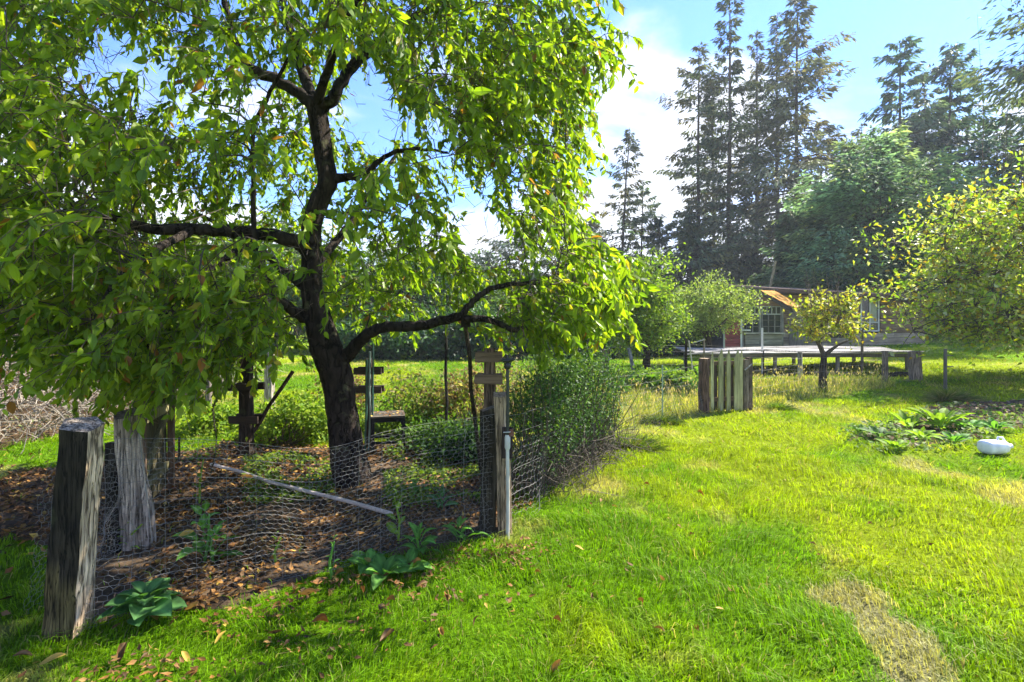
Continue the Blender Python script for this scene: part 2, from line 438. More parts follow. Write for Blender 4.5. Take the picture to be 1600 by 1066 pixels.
# ------------------------------------------------------------------ grass
def grass():
    mb = MB()
    rings = [(1.25, 2.6, 9000, 3), (2.6, 4.2, 6000, 3), (4.2, 7, 2700, 3), (7, 12, 1000, 1), (12, 20, 380, 1), (20, 40, 95, 1)]
    for r0, r1, dens, tr in rings:
        th = math.radians(54 if r1 > 3 else 60)
        n = int(dens * th * (r1 * r1 - r0 * r0))
        r = np.sqrt(R.uniform(r0 * r0, r1 * r1, n)); a = R.uniform(-th, th, n)
        x = r * np.sin(a); y = r * np.cos(a)
        nn = fbm(x * 3, y * 3, 2, 3)
        jx = x + (vnoise(x * 3, y * 3, 1) - .5) * .25; jy = y + (vnoise(x * 3, y * 3, 2) - .5) * .25
        p = np.ones(n)
        p = np.where(pip(jx, jy, SOIL), .012, p)
        p = np.where(pip(jx, jy, BED), .05, p)
        p = np.where(pip(jx, jy, DIRT), 1.3, p)
        p *= np.clip(.45 + 1.4 * (fbm(x * 5, y * 5, 5, 2) - .2), .25, 1)
        k = R.rand(n) < p
        x, y, nn = x[k], y[k], nn[k]; n = len(x); r = r[k]
        H = (.034 + .062 * np.clip(nn * 2 - .45, 0, 1)) * R.uniform(.5, 1.35, n)
        H = np.where(pip(x, y, DIRT), H * .75, H)
        H = np.where(pip(x, y, DRY), H * 2.0, H)
        H *= 1 + np.clip(r - 9, 0, 10) * .03
        w = np.clip(.0036 + r * .00042, .003, .02) * R.uniform(.6, 1.4, n)
        flow = fbm(x * 1.7, y * 1.7, 7, 2) * 14 + R.normal(0, .9, n)
        lean = R.uniform(.25, 1.25, n)
        d = np.stack([np.cos(flow), np.sin(flow), np.zeros(n)], -1)
        sd = np.stack([-d[:, 1], d[:, 0], np.zeros(n)], -1)
        tw = R.uniform(0, math.pi, n)[:, None]
        sd = unit(sd * np.cos(tw) + d * np.sin(tw))
        b = np.stack([x, y, gz(x, y) - .004], -1)
        up = np.array([0, 0, 1.0])
        mid = b + (up * .6 + d * (lean * .28)[:, None]) * H[:, None]
        tip = b + (up * np.clip(1 - lean * .35, .35, 1)[:, None] + d * (lean * .95)[:, None]) * H[:, None]
        col = lawn_cols(x, y) * R.uniform(.45, 1.45, n)[:, None]
        dead = R.rand(n) < .05
        col[dead] = np.array([.38, .32, .13]) * R.uniform(.6, 1.1, dead.sum())[:, None]
        if tr == 3:
            V = np.stack([b - sd * w[:, None] / 2, b + sd * w[:, None] / 2, mid - sd * w[:, None] * .4, mid + sd * w[:, None] * .4, tip], 1)
            F = (np.arange(n)[:, None, None] * 5 + np.array([[[0, 1, 3], [0, 3, 2], [2, 3, 4]]])).reshape(-1, 3)
            C = np.repeat(col, 5, 0).reshape(n, 5, 3)
        else:
            V = np.stack([b - sd * w[:, None], b + sd * w[:, None], tip], 1)
            F = np.arange(n * 3).reshape(-1, 3)
            C = np.repeat(col, 3, 0)
        mb.add(V.reshape(-1, 3), F, C.reshape(-1, 3))
    mb.build('lawn_grass', M['grass'], kind='stuff', label='shaggy bright green and yellow lawn grass covering the garden', cat='grass')
grass()

def dry_grass():
    mb = MB(); n = 8500
    pa = np.array(DRY); x = R.uniform(pa[:, 0].min(), pa[:, 0].max(), n); y = R.uniform(pa[:, 1].min(), pa[:, 1].max(), n)
    k = pip(x, y, DRY) & (fbm(x * 1.5, y * 1.5, 3, 2) > .42); x = x[k]; y = y[k]; n = len(x)
    H = R.uniform(.08, .36, n); an = R.uniform(0, 6.28, n)
    d = np.stack([np.cos(an) * .25, np.sin(an) * .25, np.ones(n)], -1)
    nr = np.stack([-np.sin(an), np.cos(an), np.zeros(n)], -1)
    b = np.stack([x, y, gz(x, y)], -1)
    col = np.array([.34, .30, .13]) * R.uniform(.5, 1.3, n)[:, None]
    gr = R.rand(n) < .55; col[gr] = np.array([.12, .19, .02]) * R.uniform(.7, 1.3, gr.sum())[:, None]
    mb.leaves(b, d, nr, H, .014, col, 'tri')
    hd = R.rand(n) < .3
    mb.leaves((b + d * H[:, None])[hd], d[hd] + R.normal(0, .3, (hd.sum(), 3)), nr[hd], .08, .022, np.array([.42, .35, .2]), 'kite')
    mb.build('dry_grass', M['grass'], kind='stuff', label='tall pale seeding grass along the wire fence by the picket gate', cat='dry grass')
dry_grass()

# ------------------------------------------------------------------ fallen leaves
BROWNS = np.array([[.19, .085, .022], [.27, .135, .03], [.12, .065, .022], [.34, .20, .055], [.21, .105, .028], [.42, .28, .05], [.15, .08, .028]])
def litter():
    mb = MB()
    def put(x, y, L, lift=.015, cols=BROWNS):
        n = len(x); an = R.uniform(0, 6.28, n)
        ax = np.stack([np.cos(an), np.sin(an), R.normal(0, .25, n)], -1)
        nr = unit(np.stack([R.normal(0, .45, n), R.normal(0, .45, n), np.ones(n)], -1))
        p = np.stack([x, y, gz(x, y) + lift + R.uniform(0, .02, n)], -1)
        mb.leaves(p, ax, nr, L, L * R.uniform(.35, .6, n), cols[R.choice(7, n, p=[.2, .17, .2, .1, .17, .03, .13])] * R.uniform(.35, 1.3, n)[:, None], 'six', R.uniform(-.5, .6, n))
    pa = np.array(SOIL); n = 48000
    x = R.uniform(pa[:, 0].min() - .3, pa[:, 0].max() + .3, n); y = R.uniform(pa[:, 1].min() - .2, pa[:, 1].max() + .3, n)
    k = pip(x + (vnoise(x * 2, y * 2, 1) - .5) * .7, y + (vnoise(x * 2, y * 2, 2) - .5) * .7, SOIL) & (R.rand(n) < np.clip(fbm(x * 1.6, y * 1.6, 3, 3) * 3.4 - 1.0, .12, 1))
    put(x[k], y[k], R.uniform(.03, .075, k.sum()), .02)
    pa = np.array(BED); n = 1300
    x = R.uniform(pa[:, 0].min(), pa[:, 0].max(), n); y = R.uniform(pa[:, 1].min(), pa[:, 1].max(), n)
    k = pip(x, y, BED); put(x[k], y[k], R.uniform(.05, .11, k.sum()), .03, BROWNS * .8 + .07)
    # thin scatter beyond the soil, under the left crown
    n = 900; x = R.normal(-4.2, 1.3, n); y = R.normal(4.4, 1.0, n); k = (y > 2.2); put(x[k], y[k], R.uniform(.04, .08, k.sum()), .035)
    n = 1500; s_ = R.rand(n); ll = pw((130, 1000), (330, 965), (520, 905), (700, 868), (800, 850)); lx = np.interp(s_, np.linspace(0, 1, 5), [q[0] for q in ll]); ly = np.interp(s_, np.linspace(0, 1, 5), [q[1] for q in ll])
    x = lx + np.abs(R.normal(0, .38, n)) * .55; y = ly - np.abs(R.normal(0, .38, n)); k = (fbm(x * 4, y * 4, 3, 2) > .5) & (y > 1.5)
    put(x[k], y[k], R.uniform(.015, .05, k.sum()), .045, BROWNS * .8)
    n = 500; x = R.uniform(-2, 5, n); y = R.uniform(2, 8, n); k = ~pip(x, y, SOIL) & (R.rand(n) < np.clip(1.1 - (x - (y - 3.5) * .5) * .35, .1, 1)); put(x[k], y[k], R.uniform(.02, .05, k.sum()), .05, BROWNS * .9)
    mb.build('leaf_litter', M['dead'], kind='stuff', label='carpet of brown fallen leaves on the soil under the plum tree', cat='leaf litter')
    tw = MB(); n = 900
    pa = np.array(SOIL); x = R.uniform(pa[:, 0].min(), pa[:, 0].max(), n); y = R.uniform(pa[:, 1].min(), pa[:, 1].max(), n)
    k = pip(x, y, SOIL); x = x[k]; y = y[k]; n = len(x); an = R.uniform(0, 6.28, n); L = R.uniform(.05, .28, n)
    p = np.stack([x, y, gz(x, y) + .035], -1)
    tw.segs(p, p + np.stack([np.cos(an) * L, np.sin(an) * L, R.uniform(-.02, .04, n)], -1), .003, np.array([.12, .085, .05]) * R.uniform(.5, 1.5, n)[:, None])
    tw.build('fallen_twigs', M['twig'], kind='stuff', label='thin dead twigs scattered through the brown leaf litter', cat='twigs')
litter()

# individual fallen leaves on the lawn
def curled_leaf_mesh(i):
    mb = MB(); nu, nv = 5, 4
    L = 1.0; W = R.uniform(.4, .6); curl = R.uniform(.8, 2.2); tw = R.uniform(-.6, .6)
    V = []
    for u in range(nu + 1):
        t = u / nu; w = W * (math.sin(math.pi * min(1, t * .93 + .05)) ** .8)
        for v in range(nv + 1):
            q = (v / nv - .5) * w
            ang = q * curl * 2 / W
            V.append((t * L - .5, math.sin(ang) / (curl * 2) * W * 1.1 + tw * t * .1, (1 - math.cos(ang)) * .28 + .14 * math.sin(t * 3 + i) + .03))
    F = []
    for u in range(nu):
        for v in range(nv):
            a = u * (nv + 1) + v; F.append((a, a + 1, a + nv + 2, a + nv + 1))
    base = BROWNS[i % len(BROWNS)] * 1.0
    C = np.array([base * R.uniform(.75, 1.3) for _ in V])
    mb.add(V, F, C)
    mb.tube([(-.5, 0, .05), (-.62, .02, .06), (-.75, .0, .02)], .012, 4, base * .6)
    me = mb.mesh('fallen_leaf', True); me.materials.append(M['dead']); return me
leaf_meshes = [curled_leaf_mesh(i) for i in range(7)]
specs = [(500, 985, .085), (530, 905, .07), (605, 1005, .09), (690, 1000, .08), (480, 870, .07), (780, 865, .06), (800, 880, .07), (700, 950, .08), (650, 895, .07), (190, 1035, .09), (870, 1058, .08),
         (410, 925, .09), (345, 1010, .07), (660, 925, .07), (830, 800, .06), (1095, 780, .07), (1080, 845, .05), (1035, 915, .06), (1140, 935, .06), (905, 870, .06), (745, 985, .06), (1010, 770, .05), (565, 935, .06),
         (925, 945, .05), (300, 960, .08), (240, 975, .07), (1125, 965, .05), (770, 800, .06), (870, 985, .05), (1000, 955, .05), (720, 870, .06), (480, 935, .1), (430, 1000, .07), (290, 1040, .06), (35, 1040, .07),
         (840, 905, .045), (610, 950, .06), (890, 930, .04), (960, 800, .05), (1110, 700, .05), (1185, 735, .05), (1270, 860, .05), (1360, 830, .04), (985, 720, .04), (1040, 690, .04), (1200, 790, .04), (640, 870, .07),
         (575, 885, .07), (1030, 1000, .06), (1090, 1000, .05)]
for i, (px, py, s) in enumerate(specs):
    b = P(px, py); s *= 1.0
    o = link('fallen_leaf', leaf_meshes[i % 7], None, (b[0], b[1], GZ(b[0], b[1]) + .045 + R.uniform(0, .015)), (R.normal(0, .35), R.normal(0, .35), R.uniform(0, 6.28)))
    o.scale = (s, s, s)
    shade = ['dark reddish brown', 'mid brown', 'very dark brown', 'pale tan', 'russet', 'yellowish tan', 'dull brown'][i % 7]
    if py > 990: place = 'at the lawn\'s bottom edge, ' + ('left of centre' if px < 560 else 'near the centre' if px < 850 else 'near the bare patch')
    elif px < 560: place = 'on the lawn just below the sagging wire fence'
    elif px < 740 and py < 910: place = 'just below the broad-leaved plants in the wire'
    elif px < 740: place = 'on the lawn a step out from the broad-leaved plants'
    elif px < 860 and py < 890: place = 'at the foot of the corner post and sprinkler pipe'
    elif px < 960: place = 'on the lawn a step right of the corner post'
    elif py < 750: place = 'on the far lawn in front of the picket gate'
    elif px < 1060: place = 'out on the open middle of the lawn'
    elif px < 1160: place = 'on the lawn left of the bare straw patch'
    else: place = 'between the bare patch and the leafy bed'
    tag(o, '%s %s fallen leaf %s' % ('large' if specs[i][2] >= .08 else 'medium' if specs[i][2] >= .06 else 'small', shade, place), 'leaf', 'fallen leaves scattered on the lawn')
b = P(82, 1052)
o = link('fallen_leaf', leaf_meshes[5], None, (b[0], b[1], .06), (.2, .1, .6), label='yellow fallen leaf in the grass just below the tall split fence post', cat='leaf'); o.scale = (.09,) * 3

# ------------------------------------------------------------------ tree machinery
def grow(skel, targets, rtip=.004, rbase=.014, sag=.12, step=.25):
    """join every target point to the nearest wood already grown; returns the extra branch lines"""
    nodes = np.vstack([np.array(b)[:, :3] for b in skel]); rad = np.concatenate([np.array(b)[:, 3] for b in skel])
    # densify
    dn, dr = [], []
    for b in skel:
        b = np.array(b)
        for i in range(len(b) - 1):
            for t in np.linspace(0, 1, 5)[:-1]:
                q = b[i] * (1 - t) + b[i + 1] * t; dn.append(q[:3]); dr.append(q[3])
        dn.append(b[-1][:3]); dr.append(b[-1][3])
    nodes = np.array(dn); rad = np.array(dr)
    d0 = np.array([np.min(np.linalg.norm(nodes - t, axis=1)) for t in targets])
    lines = []
    for i in np.argsort(d0):
        t = targets[i]
        dd = np.linalg.norm(nodes - t, axis=1) + .4 * np.clip(nodes[:, 2] - t[2], 0, 3)
        j = int(np.argmin(dd)); p = nodes[j]; L = np.linalg.norm(t - p)
        if L < .02: continue
        k = max(2, int(L / step) + 2)
        u = np.linspace(0, 1, k)[:, None]
        pts = p * (1 - u) + t * u
        pts[:, 2] += (np.sin(u[:, 0] * math.pi) * sag * L)
        pts[1:-1] += R.normal(0, .05 * L, (k - 2, 3))
        r0 = min(rad[j] * .75, rbase * (.35 + L)); r0 = max(r0, rtip)
        rr = np.linspace(r0, rtip, k)
        lines.append((pts, rr)); nodes = np.vstack([nodes, pts[1:]]); rad = np.concatenate([rad, rr[1:]])
    return lines
def smooth_line(pts, sub=4):
    pts = np.array(pts, float); n = len(pts); out = []
    for i in range(n - 1):
        p0 = pts[max(i - 1, 0)]; p1 = pts[i]; p2 = pts[i + 1]; p3 = pts[min(i + 2, n - 1)]
        for t in np.linspace(0, 1, sub, endpoint=False):
            out.append(.5 * ((2 * p1) + (-p0 + p2) * t + (2 * p0 - 5 * p1 + 4 * p2 - p3) * t * t + (-p0 + 3 * p1 - 3 * p2 + p3) * t ** 3))
    out.append(pts[-1]); return np.array(out)
def shoot_leaves(mb, twig, base, d, L, nleaf, ll, cols, droop=1.0, kind='ovate', wr=.5, hang=.5):
    """one leafy shoot from base"""
    k = 4; pts = [np.array(base)]; d = unit(d)
    for i in range(k):
        d = unit(d + np.array([0, 0, -1]) * droop * .35 + R.normal(0, .12, 3)); pts.append(pts[-1] + d * L / k)
    pts = np.array(pts)
    twig.segs(pts[:-1], pts[1:], np.linspace(.0035, .002, k), (.09, .065, .045))
    t = np.linspace(.08, 1, nleaf) * k; i = np.minimum(t.astype(int), k - 1); f = (t - i)[:, None]
    p = pts[i] * (1 - f) + pts[i + 1] * f; dd = unit(pts[i + 1] - pts[i])
    rnd = unit(R.normal(0, 1, (nleaf, 3)))
    ax = unit(dd * .6 + rnd * .8 + np.array([0, 0, -hang]))
    nr = unit(R.normal(0, .6, (nleaf, 3)) + np.array([0, 0, .8]))
    s = R.uniform(.45, 1.12, nleaf)
    mb.leaves(p, ax, nr, ll * s, ll * wr * s, cols(nleaf), kind, R.uniform(-.2, .7, nleaf))

# ------------------------------------------------------------------ the plum tree
TX, TY = P(548, 752)[:2]
def S3(px, py, Y, r): p = P(px, py, Y); return (p[0], p[1], p[2], r)
def plum():
    root = thing('plum_tree', (0, 0, 0), 'large dark-trunked fruit tree with hanging green leaves inside the wire fence', 'tree')
    trunk = [S3(552, 775, 5.12, .23), S3(548, 750, 5.12, .19), S3(540, 705, 5.12, .165), S3(533, 640, 5.1, .15), S3(527, 590, 5.1, .15), S3(515, 555, 5.08, .15), S3(503, 515, 5.08, .135), S3(494, 480, 5.08, .115), S3(487, 445, 5.08, .10), S3(488, 400, 5.08, .095), S3(487, 355, 5.1, .09),
             S3(500, 310, 5.1, .095), S3(512, 282, 5.1, .095), S3(505, 240, 5.1, .09), S3(497, 190, 5.1, .095), S3(492, 160, 5.1, .09)]
    br = [
        [S3(490, 165, 5.1, .07), S3(462, 142, 5.05, .055), S3(425, 122, 5.0, .05), S3(388, 104, 4.95, .045), S3(368, 70, 4.9, .038), S3(355, 20, 4.85, .03), S3(340, -60, 4.8, .02)],
        [S3(492, 175, 5.1, .07), S3(515, 160, 5.12, .06), S3(532, 130, 5.15, .055), S3(555, 97, 5.2, .055), S3(590, 70, 5.25, .05), S3(640, 30, 5.2, .04), S3(720, 0, 5.1, .03), S3(800, -20, 5.0, .02)],
        [S3(485, 392, 5.08, .08), S3(455, 375, 5.0, .07), S3(410, 366, 4.85, .062), S3(355, 362, 4.7, .055), S3(300, 358, 4.55, .05), S3(245, 357, 4.35, .045), S3(190, 345, 4.15, .035), S3(120, 330, 4.0, .022), S3(40, 340, 3.9, .012)],
        [S3(498, 505, 5.08, .08), S3(468, 492, 5.0, .055), S3(440, 470, 4.9, .045), S3(420, 440, 4.8, .04), S3(402, 405, 4.7, .032), S3(398, 370, 4.65, .025), S3(396, 300, 4.6, .02), S3(398, 200, 4.5, .018), S3(430, 130, 4.4, .016), S3(470, 60, 4.3, .012)],
        [S3(536, 562, 5.08, .075), S3(552, 545, 5.0, .065), S3(575, 522, 4.9, .055), S3(605, 511, 4.85, .05), S3(650, 510, 4.8, .048), S3(690, 502, 4.75, .045), S3(720, 497, 4.7, .04), S3(760, 500, 4.7, .03), S3(810, 514, 4.7, .025), S3(850, 503, 4.75, .02), S3(885, 520, 4.8, .013)],
        [S3(718, 498, 4.7, .035), S3(740, 470, 4.7, .03), S3(765, 452, 4.75, .026), S3(800, 444, 4.8, .022), S3(845, 440, 4.9, .018), S3(900, 420, 5.0, .012)],
        [S3(508, 285, 5.1, .06), S3(535, 278, 5.1, .045), S3(570, 272, 5.1, .035), S3(600, 246, 5.1, .025), S3(650, 232, 5.1, .018), S3(700, 240, 5.1, .012)],
        [S3(487, 440, 5.08, .05), S3(500, 410, 5.3, .045), S3(540, 360, 5.7, .04), S3(580, 300, 6.1, .03), S3(620, 240, 6.5, .02)],
        [S3(490, 460, 5.08, .05), S3(440, 420, 5.5, .04), S3(380, 370, 6.0, .03), S3(300, 330, 6.5, .02)],
        [S3(492, 168, 5.1, .06), S3(470, 100, 5.3, .05), S3(450, 30, 5.6, .04), S3(420, -60, 5.9, .03)],
        [S3(492, 168, 5.1, .05), S3(520, 90, 4.7, .04), S3(560, 0, 4.3, .03), S3(620, -110, 4.0, .02)],
        [S3(300, 358, 4.55, .04), S3(230, 400, 4.0, .03), S3(180, 440, 3.6, .02), S3(150, 500, 3.4, .012)],
        [S3(410, 366, 4.85, .04), S3(330, 420, 4.3, .03), S3(280, 470, 4.0, .02), S3(230, 530, 3.8, .012)],
    ]
    mb = MB()
    t = smooth_line(trunk, 5)
    k = 16; an = np.arange(k) / k * 6.283
    pts = t[:, :3]; V = []
    for i, q in enumerate(t):
        rr = q[3] * (1 + .10 * np.sin(an * 3 + q[2] * 2) + .07 * np.sin(an * 5 - q[2] * 3.1) + R.normal(0, .025, k))
        V.append(np.stack([q[0] + rr * np.cos(an), q[1] + rr * np.sin(an), q[2] + 0 * an], -1))
    V = np.array(V).reshape(-1, 3)
    a = (np.arange(len(t) - 1)[:, None] * k + np.arange(k)[None]); b = (np.arange(len(t) - 1)[:, None] * k + (np.arange(k)[None] + 1) % k)
    mb.add(V, np.stack([a, b, b + k, a + k], -1).reshape(-1, 4), (.045, .034, .028))
    q = t[-1]; n0 = (len(t) - 1) * k
    mb.add(np.vstack([V[n0:n0 + k], q[:3] + [0, 0, .03]]), [(i, (i + 1) % k, k) for i in range(k)], (.045, .034, .028))
    mb.build('trunk', M['bark'], root, smooth=True)
    for bl in br:
        q = smooth_line(bl, 5); q[:, :3] += R.normal(0, .006, (len(q), 3))
        MB().tube(q[:, :3], q[:, 3], 9, (.042, .033, .027), jit=.10).build('limb', M['bark'], root, smooth=True)
    # crown volume
    allowed = [(-500, -800), (925, -800), (918, 0), (950, 72), (915, 125), (885, 160), (893, 250), (868, 335), (945, 395), (975, 440), (935, 500), (850, 535), (700, 528), (600, 520), (540, 520), (455, 545), (400, 575), (330, 600), (262, 625), (185, 615), (125, 605), (60, 560), (-50, 540), (-500, 540)]
    gaps = [[(655, 300), (700, 285), (745, 330), (800, 385), (790, 430), (735, 425), (700, 370)],
            [(540, 95), (600, 120), (610, 170), (580, 230), (545, 215), (530, 150)],
            [(150, 45), (205, 55), (300, 120), (320, 160), (240, 150), (160, 130)],
            [(330, 175), (400, 150), (412, 205), (350, 210)]]
    soft = [[(600, 180), (700, 200), (860, 330), (800, 380), (700, 300)], [(120, 20), (420, 20), (430, 220), (120, 200)]]
    trunkwin = [[(450, 95), (580, 80), (570, 200), (545, 350), (520, 370), (455, 330)], [(430, 420), (500, 400), (560, 430), (720, 450), (790, 470), (780, 540), (560, 760), (470, 600)], [(230, 290), (480, 300), (480, 400), (230, 385)], [(340, 40), (480, 100), (480, 170), (340, 120)], [(560, 230), (660, 200), (660, 260), (560, 290)], [(730, 400), (860, 395), (860, 450), (730, 480)]]
    T = []
    ctr = np.array([-1.9, 4.9, 3.1]); ra = np.array([3.7, 2.3, 2.7])
    while len(T) < 1880:
        u = R.normal(0, 1, 3); u /= np.linalg.norm(u); u *= R.uniform(.12, 1) ** .42
        p = ctr + u * ra
        if p[2] < .9 or p[1] < 2.5: continue
        px = 800 + p[0] / p[1] * 800; py = 500 - (p[2] - .12 - EYE) / p[1] * 800
        if px < -420 or py < -700: 
            if R.rand() < .5: continue
        if not pip(px, py, allowed): continue
        if any(pip(px, py, g) for g in gaps): continue
        if any(pip(px, py, g) for g in soft) and R.rand() < .55: continue
        if p[1] < 5.25 and any(pip(px, py, g) for g in trunkwin) and R.rand() < .93: continue
        if px > 640 and py > 380 and p[1] > 6.3: continue
        T.append(p)
    # dense right hand lobe and the low left skirt
    def lobe(c, r, n):
        m = 0
        while m < n:
            u = R.normal(0, 1, 3); u /= np.linalg.norm(u); u *= R.uniform(.1, 1) ** .4
            p = np.array(c) + u * np.array(r)
            px = 800 + p[0] / p[1] * 800; py = 500 - (p[2] - .12 - EYE) / p[1] * 800
            if p[1] < 2.4 or not pip(px, py, allowed) or any(pip(px, py, g) for g in gaps) or (p[1] < 5.2 and any(pip(px, py, g) for g in trunkwin)): m += .2; continue
            T.append(p); m += 1
    lobe((.35, 4.8, 1.85), (.75, .8, .38), 130)
    lobe((.2, 4.9, 3.7), (.9, 1.0, 1.0), 150)
    lobe((-2.6, 3.9, 1.5), (1.1, .8, .55), 150)
    lobe((-3.5, 3.9, 1.9), (1.2, .9, .8), 110)
    lobe((-.6, 5.0, 4.3), (1.2, 1.0, .7), 90)
    lobe((-3.4, 5.0, 3.9), (1.6, 1.4, .9), 170)
    lobe((-4.0, 4.2, 2.6), (1.2, 1.2, 1.0), 110)
    T = np.array(T)
    lines = grow(br, T)
    tw = MB()
    for pts, rr in lines: tw.tube(pts, rr, 4, (.05, .038, .03), cap=False)
    lf = MB()
    pal = np.array([[.15, .235, .014], [.21, .30, .016], [.29, .37, .022], [.10, .175, .016]])
    def cols(n):
        c = pal[R.choice(4, n, p=[.3, .35, .2, .15])] * R.uniform(.75, 1.25, n)[:, None]
        y = R.rand(n); c[y < .035] = (.36, .30, .03); c[y < .012] = (.28, .12, .03)
        return c
    for t in T:
        for q in range(R.randint(1, 3)):
            d = unit(np.array([t[0] - ctr[0], t[1] - ctr[1], .35]) + R.normal(0, .9, 3))
            shoot_leaves(lf, tw, t, d, R.uniform(.2, .55), R.randint(12, 23), .092, cols, droop=1.2, wr=.54, hang=.35)
    # bare tangled twig clusters
    n = 9000; idx = R.randint(0, len(T), n); p = T[idx] + R.normal(0, .13, (n, 3))
    tw.segs(p, p + R.normal(0, .08, (n, 3)) + [0, 0, -.05], .0022, np.array([.10, .07, .05]) * R.uniform(.5, 1.5, (n, 1)))
    tw.build('twigs', M['twig'], root, kind='stuff')
    lf.build('crown', M['leaf'], root)
plum()

# ------------------------------------------------------------------ conifers
def conifer(name, label, X, Y, H, spread, clear, nb, seed, col, ragged=.5, density=1.0, group=None, lean=0, profile=.7, up=0., cat='tree', slen=1., trunk=True, mat='needle'):
    global R
    keep = R; R = np.random.RandomState(seed)
    root = thing(name, (X, Y, GZ(X, Y)), label, cat, group)
    tk = MB(); lf = MB()
    zz = np.linspace(0, H, 14); r = H * .0088 * (1 - zz / H) ** .8 + .02
    wob = np.cumsum(R.normal(0, H * .0012, (14, 2)), 0); wob[0] = 0
    ax_pts = np.stack([wob[:, 0] + lean * (zz / H) ** 2, wob[:, 1], zz], -1); ax_pts[0, 2] = -.3
    tk.tube(ax_pts, r, 8, (.085, .062, .05), jit=.05)
    limbs = MB()
    sec = R.uniform(.45, 1.2, 12)
    for b in range(nb):
        t = clear + (1 - clear) * (b + R.rand()) / nb
        z = t * H; a = R.uniform(0, 6.283)
        prof = min(1, (1 - t) * 1.02 + .03) ** profile * (.55 + .45 * min(1, (t - clear) / .15 + .4))
        gap = .8 + .9 * vnoise(a * 1.3 + seed, t * 9, seed)
        L = spread * prof * (1 - ragged + ragged * 1.6 * R.rand()) * gap * sec[int(t * 11.9)]
        L = max(L, spread * .06)
        c = np.array([np.interp(z, zz, ax_pts[:, 0]), np.interp(z, zz, ax_pts[:, 1]), z])
        h = np.array([math.cos(a), math.sin(a), 0])
        rise = up + R.uniform(-.15, .25) + .5 * t ** 3
        u = np.linspace(0, 1, 6)
        pts = c + h * (u * L)[:, None] + np.array([0, 0, 1]) * ((rise * u - (.42 - .3 * t) * u * u + .16 * u ** 4) * L)[:, None]
        pts[1:] += R.normal(0, .03 * L, (5, 3))
        limbs.segs(pts[:-1], pts[1:], np.linspace(.012 * L + .012, .008, 5), (.09, .07, .055))
        if R.rand() < .07 and t < .6: continue
        n = int((15 + L * 26) * density)
        q = R.uniform(.12, 1, n) ** .75 * 5; i = np.minimum(q.astype(int), 4); f = (q - i)[:, None]
        p = pts[i] * (1 - f) + pts[i + 1] * f
        side = np.array([-h[1], h[0], 0])
        sg = R.choice([-1, 1], n)[:, None]
        fr = (1 - q / 5)[:, None]
        off = R.uniform(0, 1, (n, 1)) * (.10 + .30 * fr) * L
        p = p + side * sg * off + h * off * .5 + R.normal(0, .035 * L + .03, (n, 3)) * [1, 1, .7]
        d = unit(h * R.uniform(.3, 1.1, (n, 1)) + side * sg * R.uniform(.1, 1.0, (n, 1)) + np.array([0, 0, -1]) * R.uniform(-.1 - up, .75 - up, (n, 1)))
        nr = unit(R.normal(0, .5, (n, 3)) + [0, 0, 1])
        s = (.24 + .05 * spread) * slen * R.uniform(.4, 1.4, n)
        cc = np.array(col) * R.uniform(.45, 1.5, n)[:, None] * (1 + .3 * R.normal()) * (np.array([1.35, 1.05, .8]) if R.rand() < .25 else 1)
        cc = np.clip(cc, .004, 1)
        lf.leaves(p, d, nr, s, s * .32, cc, 'kite', .2)
    # the leader
    n = 30; z = R.uniform(.93, 1.0, n) * H
    p = np.stack([np.interp(z, zz, ax_pts[:, 0]), np.interp(z, zz, ax_pts[:, 1]), z], -1)
    lf.leaves(p, unit(R.normal(0, 1, (n, 3)) + [0, 0, .6]), R.normal(0, 1, (n, 3)), .35 * slen, .12 * slen, np.array(col), 'kite')
    if trunk: tk.build('trunk', M['fbark'], root, smooth=True)
    limbs.build('limbs', M['fbark'], root, kind='stuff')
    lf.build('crown', M[mat], root)
    R = keep
    return root
DK = (.085, .115, .058); MD = (.10, .15, .07); BL = (.095, .165, .105); GR = (.125, .135, .075)
def con(px, top, Y, sp, clear, nb, seed, col, label, **kw):
    X = (px - 800) / 800 * Y; H = EYE + (500 - top) / 800 * Y
    conifer('fir_tree', label, X, Y, H, sp * 1.22 / 800 * Y, clear, nb, seed, col, group='tall conifers behind the shed', **kw)
con(1090, 82, 46, 62, .12, 120, 11, GR, 'shorter ragged conifer at the left edge of the tall stand')
con(1138, -4, 44, 66, .10, 150, 12, DK, 'tallest conifer of the stand, its tip touching the top of the picture')
con(1181, 62, 46, 38, .18, 110, 13, GR, 'thin gappy conifer just right of the tallest one')
con(1217, 34, 46, 50, .14, 130, 14, DK, 'dense dark conifer in the middle of the tall stand')
con(1245, 12, 43, 88, .16, 150, 15, GR, 'wide ragged conifer with long right-hand boughs in the tall stand', ragged=.65)
con(1117, 150, 50, 52, .05, 110, 16, DK, 'lower conifer filling between the two leftmost tall ones')
con(1282, 215, 50, 60, .05, 90, 17, DK, 'lower dark conifer at the right foot of the tall stand')
con(1405, 75, 44, 92, .10, 130, 18, BL, 'blue-green conifer behind the bushy young fir, left of a pair')
con(1482, 84, 46, 105, .12, 130, 19, BL, 'blue-green conifer with spreading boughs, right of a pair')
con(1443, 140, 50, 85, .05, 100, 20, DK, 'darker conifer between the blue-green pair')
con(1345, 205, 50, 46, .08, 90, 21, GR, 'small conifer showing above the bushy young fir')
con(1700, -180, 36, 190, .18, 150, 22, MD, 'big conifer beyond the right edge reaching long boughs into view', ragged=.4, slen=.8)
con(1560, 210, 46, 70, .05, 100, 23, DK, 'dark conifer behind the right-hand apple tree')
con(970, 205, 45, 62, .08, 95, 24, GR, 'lone thin conifer with a crooked tip left of the tall stand', ragged=.6, lean=.8, density=.8)
con(1003, 290, 50, 44, .05, 80, 25, MD, 'short conifer leaning against the lone thin conifer')
